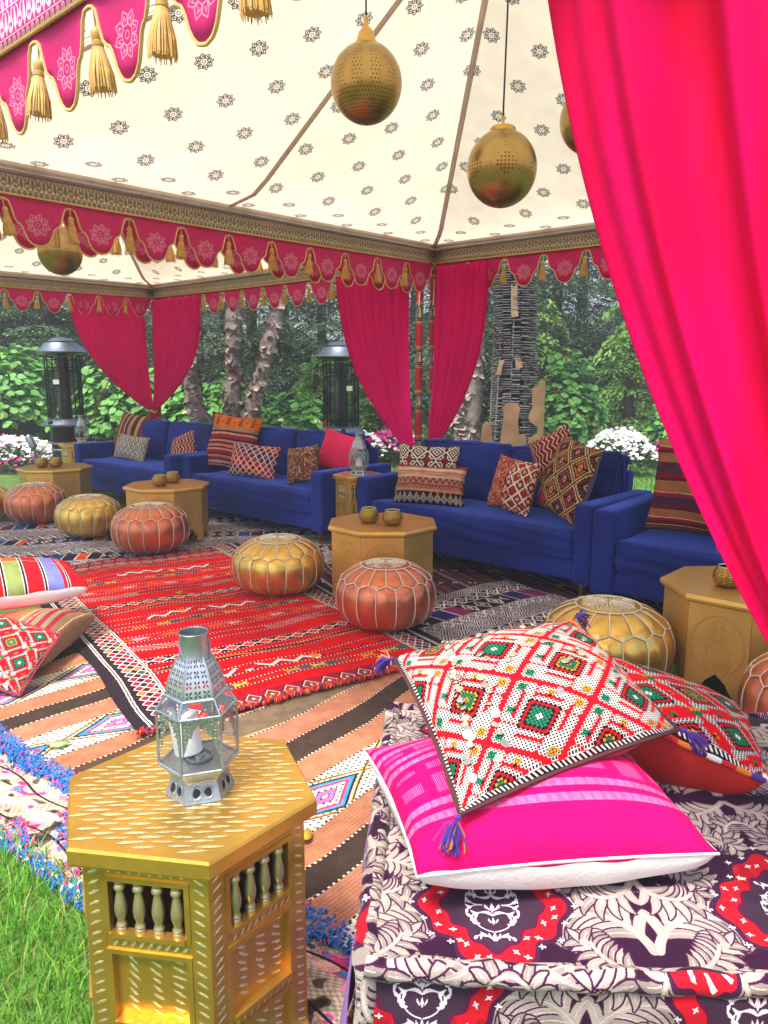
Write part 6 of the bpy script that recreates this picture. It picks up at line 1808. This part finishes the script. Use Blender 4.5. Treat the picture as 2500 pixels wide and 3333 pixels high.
for i, (x, y) in enumerate([(-.5, 16.4), (1.6, 16.0), (3.4, 15.6), (5.3, 15.2), (7.3, 16), (9.4, 16.5), (-9.9, 16.5), (-6.4, 14.9), (-9.0, 14.6), (-8.6, 18.6), (-6.2, 18.9), (-3.8, 18.7), (-1.5, 18.8), (.7, 18.6), (2.7, 18.7), (4.6, 18.3), (6.4, 18.4), (8.4, 18.8), (11, 18.4), (-11.8, 18.6), (-7.4, 21), (-5, 21.2), (-2.6, 21), (-.2, 21.3), (2, 21), (4.2, 21.2), (6.6, 21), (9, 21.3), (-10, 21)]):
    o = dup(con[i % 3], (x, y, 0), gq.rand() * 6); s_ = .9 + .3 * gq.rand(); o.scale = (s_, s_, s_ * (.95 + .2 * gq.rand()))
br = conifer('fir_shrub', 'bright green fir with drooping fresh fronds near the fuchsia curtain', (4.05, 12.9, 0), 81, 2.1, 1.15, .05, 75, m_hem2, None, .085)
o = dup(br, (4.7, 14.0, .5), 2.2, 'tall light green conifer just left of the fuchsia curtain'); o.scale = (1.15, 1.15, 2.3)
o = dup(br, (-.15, 12.6, 0), 1.0, 'low green fir shrub behind the right patio heater'); o.scale = (.95, .95, .85)
o = dup(br, (-1.05, 12.2, 0), 3.0, 'low green fir shrub between the birch and the right heater'); o.scale = (.8, .8, .82)
o = dup(br, (2.9, 14.3, 0), 4.0, 'fir shrub behind the round-leaved shrub'); o.scale = (1, 1, 1.3)

# ------------------------------------------------------------------ hydrangeas and beds
def leaf_mesh():
    b = MB(); n = 5; xs = [(-.5, 0), (-.32, .30), (-.05, .40), (.22, .30), (.42, .12), (.58, 0)]
    v = [(x, w_, .06 * (w_ / .4) - .14 * max(0, x) ** 2) for x, w_ in xs[1:5]] + [(x, -w_, .06 * (w_ / .4) - .14 * max(0, x) ** 2) for x, w_ in xs[1:5]] + [(x, 0, -.14 * max(0, x) ** 2) for x, _ in xs]
    f = [(8, 9, 0), (9, 10, 1, 0), (10, 11, 2, 1), (11, 12, 3, 2), (12, 13, 3), (8, 4, 9), (9, 4, 5, 10), (10, 5, 6, 11), (11, 6, 7, 12), (12, 7, 13)]
    b.add(v, f); o = b.build('leaf', m_hyd, sharp=0); me = o.data; bpy.data.objects.remove(o); return me
LEAF = leaf_mesh()
def hydrangea(label, loc, rad, h, nleaf, nobj, blooms, seed, size=.15, mat=None):
    size *= .85
    t = thing('hydrangea_shrub', label, 'shrub', loc, 0, None)
    q = np.random.RandomState(seed)
    def pts(n, lo):
        d = q.randn(n, 3); d[:, 2] = np.abs(d[:, 2]) * 1.0 - .15; d /= np.linalg.norm(d, axis=1)[:, None]
        bump = 1 + .14 * np.sin(5 * np.arctan2(d[:, 1], d[:, 0]) + seed) * np.cos(4 * d[:, 2]) + .08 * np.sin(11 * d[:, 0] + 7 * d[:, 2])
        r = (lo + (1 - lo) * q.rand(n, 1) ** .5) * bump[:, None]
        p = d * r * np.array((rad[0], rad[1], h * .62)); p[:, 2] += h * .40; p[:, 2] = np.maximum(p[:, 2], .03); return p, d
    p, d = pts(nleaf, .45)
    o = leaves(p, size, q, [m_hydin, m_hyd], t, 'inner_foliage', .5, .68, d * .7); o['kind'] = 'stuff'
    p, d = pts(nobj * 3, .93)
    front = np.argsort(d[:, 1] - .3 * d[:, 2])[:nobj]
    for k in front:
        o = put(bpy.data.objects.new('leaf', LEAF), t); o.location = p[k]
        n = Vector(d[k]) * .8 + Vector((0, -.25, .75)) + Vector(q.randn(3)) * .30; o.rotation_mode = 'QUATERNION'
        o.rotation_quaternion = n.to_track_quat('Z', 'X') @ Matrix.Rotation(q.rand() * 6.3, 3, 'Z').to_quaternion(); s_ = size * (.8 + .5 * q.rand()); o.scale = (s_, s_, s_)
    q2 = MB()
    for k in range(7):
        a = q.rand() * 6.3; q2.tube([(0.1 * math.cos(a), .1 * math.sin(a), 0), (rad[0] * .45 * math.cos(a), rad[1] * .45 * math.sin(a), h * .6)], [.014, .007], 5)
    q2.build('stems', m_trunk, t)
    for k in range(blooms):
        p, d = pts(1, 1.02)
        if d[0, 1] > 0: p[0, 1] *= -1
        b = MB(); g_ = np.random.RandomState(k)
        for j in range(26):
            v = Vector(g_.randn(3)).normalized(); v.z = abs(v.z)
            b.box((0, 0, 0), (.022, .022, .006), M=Matrix.Translation(Vector((v.x * .045, v.y * .045, v.z * .03))) @ v.to_track_quat('Z', 'Y').to_matrix().to_4x4())
        o = b.build('bloom', m_bloom, t, smooth=False); o.location = p[0]
    return t
hydrangea('big round-leaved hydrangea filling the left edge behind the heater', (-6.3, 12.7, 0), (1.35, .9), 1.95, 1500, 190, 0, 1)
hydrangea('hydrangea right of the left heater, below the far left curtain', (-4.05, 12.3, 0), (1.15, .8), 1.55, 1200, 170, 3, 2)
hydrangea('low hydrangea with pale green blooms behind the birch stems', (-2.55, 12.0, 0), (1.05, .8), 1.30, 1000, 140, 7, 3)
hydrangea('round-leaved shrub right of the metal sculpture', (2.72, 11.6, 0), (.62, .55), 1.62, 800, 150, 0, 4, .13)
hydrangea('small round-leaved shrub partly behind the fuchsia curtain', (4.45, 11.6, 0), (.55, .5), 1.05, 500, 90, 0, 5, .13)
hydrangea('sparse hydrangea with two pale blooms near the right heater', (-1.25, 11.4, 0), (.55, .45), 1.05, 260, 60, 3, 6, .15)

def bedding(label, loc, rx, ry, h, n, kind, seed, mix=None):
    t = thing('bedding_plant', label, 'flowers', loc, 0, None); q = np.random.RandomState(seed)
    def pts(n, k):
        a = q.rand(n) * 2 * PI; r = np.sqrt(q.rand(n)); z = h * np.sqrt(np.maximum(0, 1 - r ** 2 * .85)) * k
        return np.stack([rx * r * np.cos(a), ry * r * np.sin(a), z + .02 * q.randn(n)], 1)
    p = pts(int(n * 1.6), .9) * np.array((1, 1, 1)); p[:, 2] *= (.35 + .65 * q.rand(len(p)))
    o = leaves(p, .07, q, [m_imp['leaf']], t, 'foliage', .5, .6); o['kind'] = 'stuff'
    p = pts(n, 1.0); V = []; F = []; mi = []
    for k in range(n):
        nz = Vector((q.randn() * .45, -.45 + q.randn() * .4, 1)).normalized(); Mx = nz.to_track_quat('Z', 'Y').to_matrix(); c_ = Vector(p[k]) + Vector((0, 0, .015)); s_ = .026 + .012 * q.rand(); b = len(V)
        V.append(tuple(c_ - nz * .006))
        for j in range(10):
            a = 2 * PI * j / 10; r = s_ * (1.0 if j % 2 else .62); V.append(tuple(c_ + Mx @ Vector((r * math.cos(a), r * math.sin(a), .004 * (j % 2)))))
        F += [(b, b + 1 + j, b + 1 + (j + 1) % 10) for j in range(10)]; mi += [0 if (mix is None or q.rand() > mix) else 1] * 10
    o = npmesh('blossoms', V, F, [m_imp[kind], m_imp['white' if kind == 'pink' else 'pink']], t, mi); o['kind'] = 'stuff'
bedding('mound of white bedding flowers at the left edge by the heater', (-5.55, 11.3, 0), .85, .6, .46, 620, 'white', 1, .02)
bedding('white bedding flowers just right of the left heater foot', (-4.75, 11.5, 0), .4, .4, .38, 200, 'white', 2, .02)
bedding('low leafy bedding plants with one pink flower at the left edge', (-4.75, 10.2, 0), .6, .45, .30, 26, 'pink', 3, .0)
bedding('white bedding flowers between the right heater and the corner lantern', (-.30, 11.6, 0), .34, .4, .50, 230, 'white', 4, .04)
bedding('pink and white bedding flowers left of the middle curtains', (.12, 11.9, 0), .48, .4, .52, 300, 'pink', 5, .18)
bedding('small patch of pink bedding flowers at the foot of the sculpture', (1.55, 10.9, 0), .30, .3, .40, 110, 'pink', 6, .15)
bedding('mound of white bedding flowers behind the right end of the third sofa', (3.25, 10.6, 0), .52, .5, .62, 520, 'white', 7, .0)
bedding('bright pink bedding flowers above the rust striped cushion', (4.30, 11.4, 0), .42, .35, .48, 260, 'pink', 8, .05)
bedding('tiny clump of pink flowers behind the big lozenge cushion', (2.35, 11.0, 0), .14, .14, .46, 34, 'pink', 9, .0)

# garden spike light at the left bed
t = thing('garden_spotlight', 'grey garden spotlight on a stake among the white flowers', 'garden light', (-4.55, 10.0, 0))
q = MB(); q.tube([(0, 0, 0), (0, 0, .42)], .022, 10); q.build('stake', m_steel, t)
q = MB(); q.lathe([(.025, 0), (.045, .02), (.05, .16), (.03, .19)], 16, M=Matrix.Translation((0, 0, .44)) @ Matrix.Rotation(R(-24), 4, 'Y')); q.build('lamp_head', m_steel, t)

# ------------------------------------------------------------------ fallen leaves
def fallen(label, x, y, z, s_, rz, mat):
    b = MB(); n = 14
    v = [(0, 0, .004)] + [(s_ * math.cos(a) * (1 + .08 * math.cos(3 * a)), s_ * .66 * math.sin(a), .003 + .004 * math.cos(2 * a)) for a in np.linspace(0, 2 * PI, n, endpoint=False)]
    b.add(v, [(0, i + 1, (i + 1) % n + 1) for i in range(n)]); b.tube([(s_ * .9, 0, .006), (s_ * 1.35, .006, .004)], .0012, 4)
    o = b.build('fallen_leaf', mat, solid=.0008); o.location = (x, y, z); o.rotation_euler = (.06, .05, rz); tag(o, label, 'leaf')
fallen('pale green leaf lying on the tan rug near the blue tufts', -1.21, 2.66, .046, .036, .3, m_leafG)
fallen('yellow leaf on the tan rug right of the gold table', -.235, 2.08, .046, .030, 1.3, m_leafY)
fallen('small yellow leaf on the far part of the red kilim', -1.28, 4.62, .060, .026, .8, m_leafY)
fallen('small yellow leaf on the red kilim left of the copper pouf', -1.05, 5.05, .060, .024, 2.1, m_leafY)

# ------------------------------------------------------------------ air
b = MB(); b.box((0, 35, 6.0), (124, 134, 14.0))
hz = b.build('haze', M('pale_haze', (1, 1, 1)), smooth=False); tag(hz, 'thin pale haze in the garden air', 'haze', kind='stuff')
hm = hz.data.materials[0]; n_ = hm.node_tree.nodes
for x in list(n_):
    if x.type != 'OUTPUT_MATERIAL': n_.remove(x)
pv = n_.new('ShaderNodeVolumePrincipled'); pv.inputs['Density'].default_value = .009; pv.inputs['Color'].default_value = (.93, .95, 1, 1); pv.inputs['Anisotropy'].default_value = .2
hm.node_tree.links.new(pv.outputs[0], [x for x in n_ if x.type == 'OUTPUT_MATERIAL'][0].inputs['Volume'])
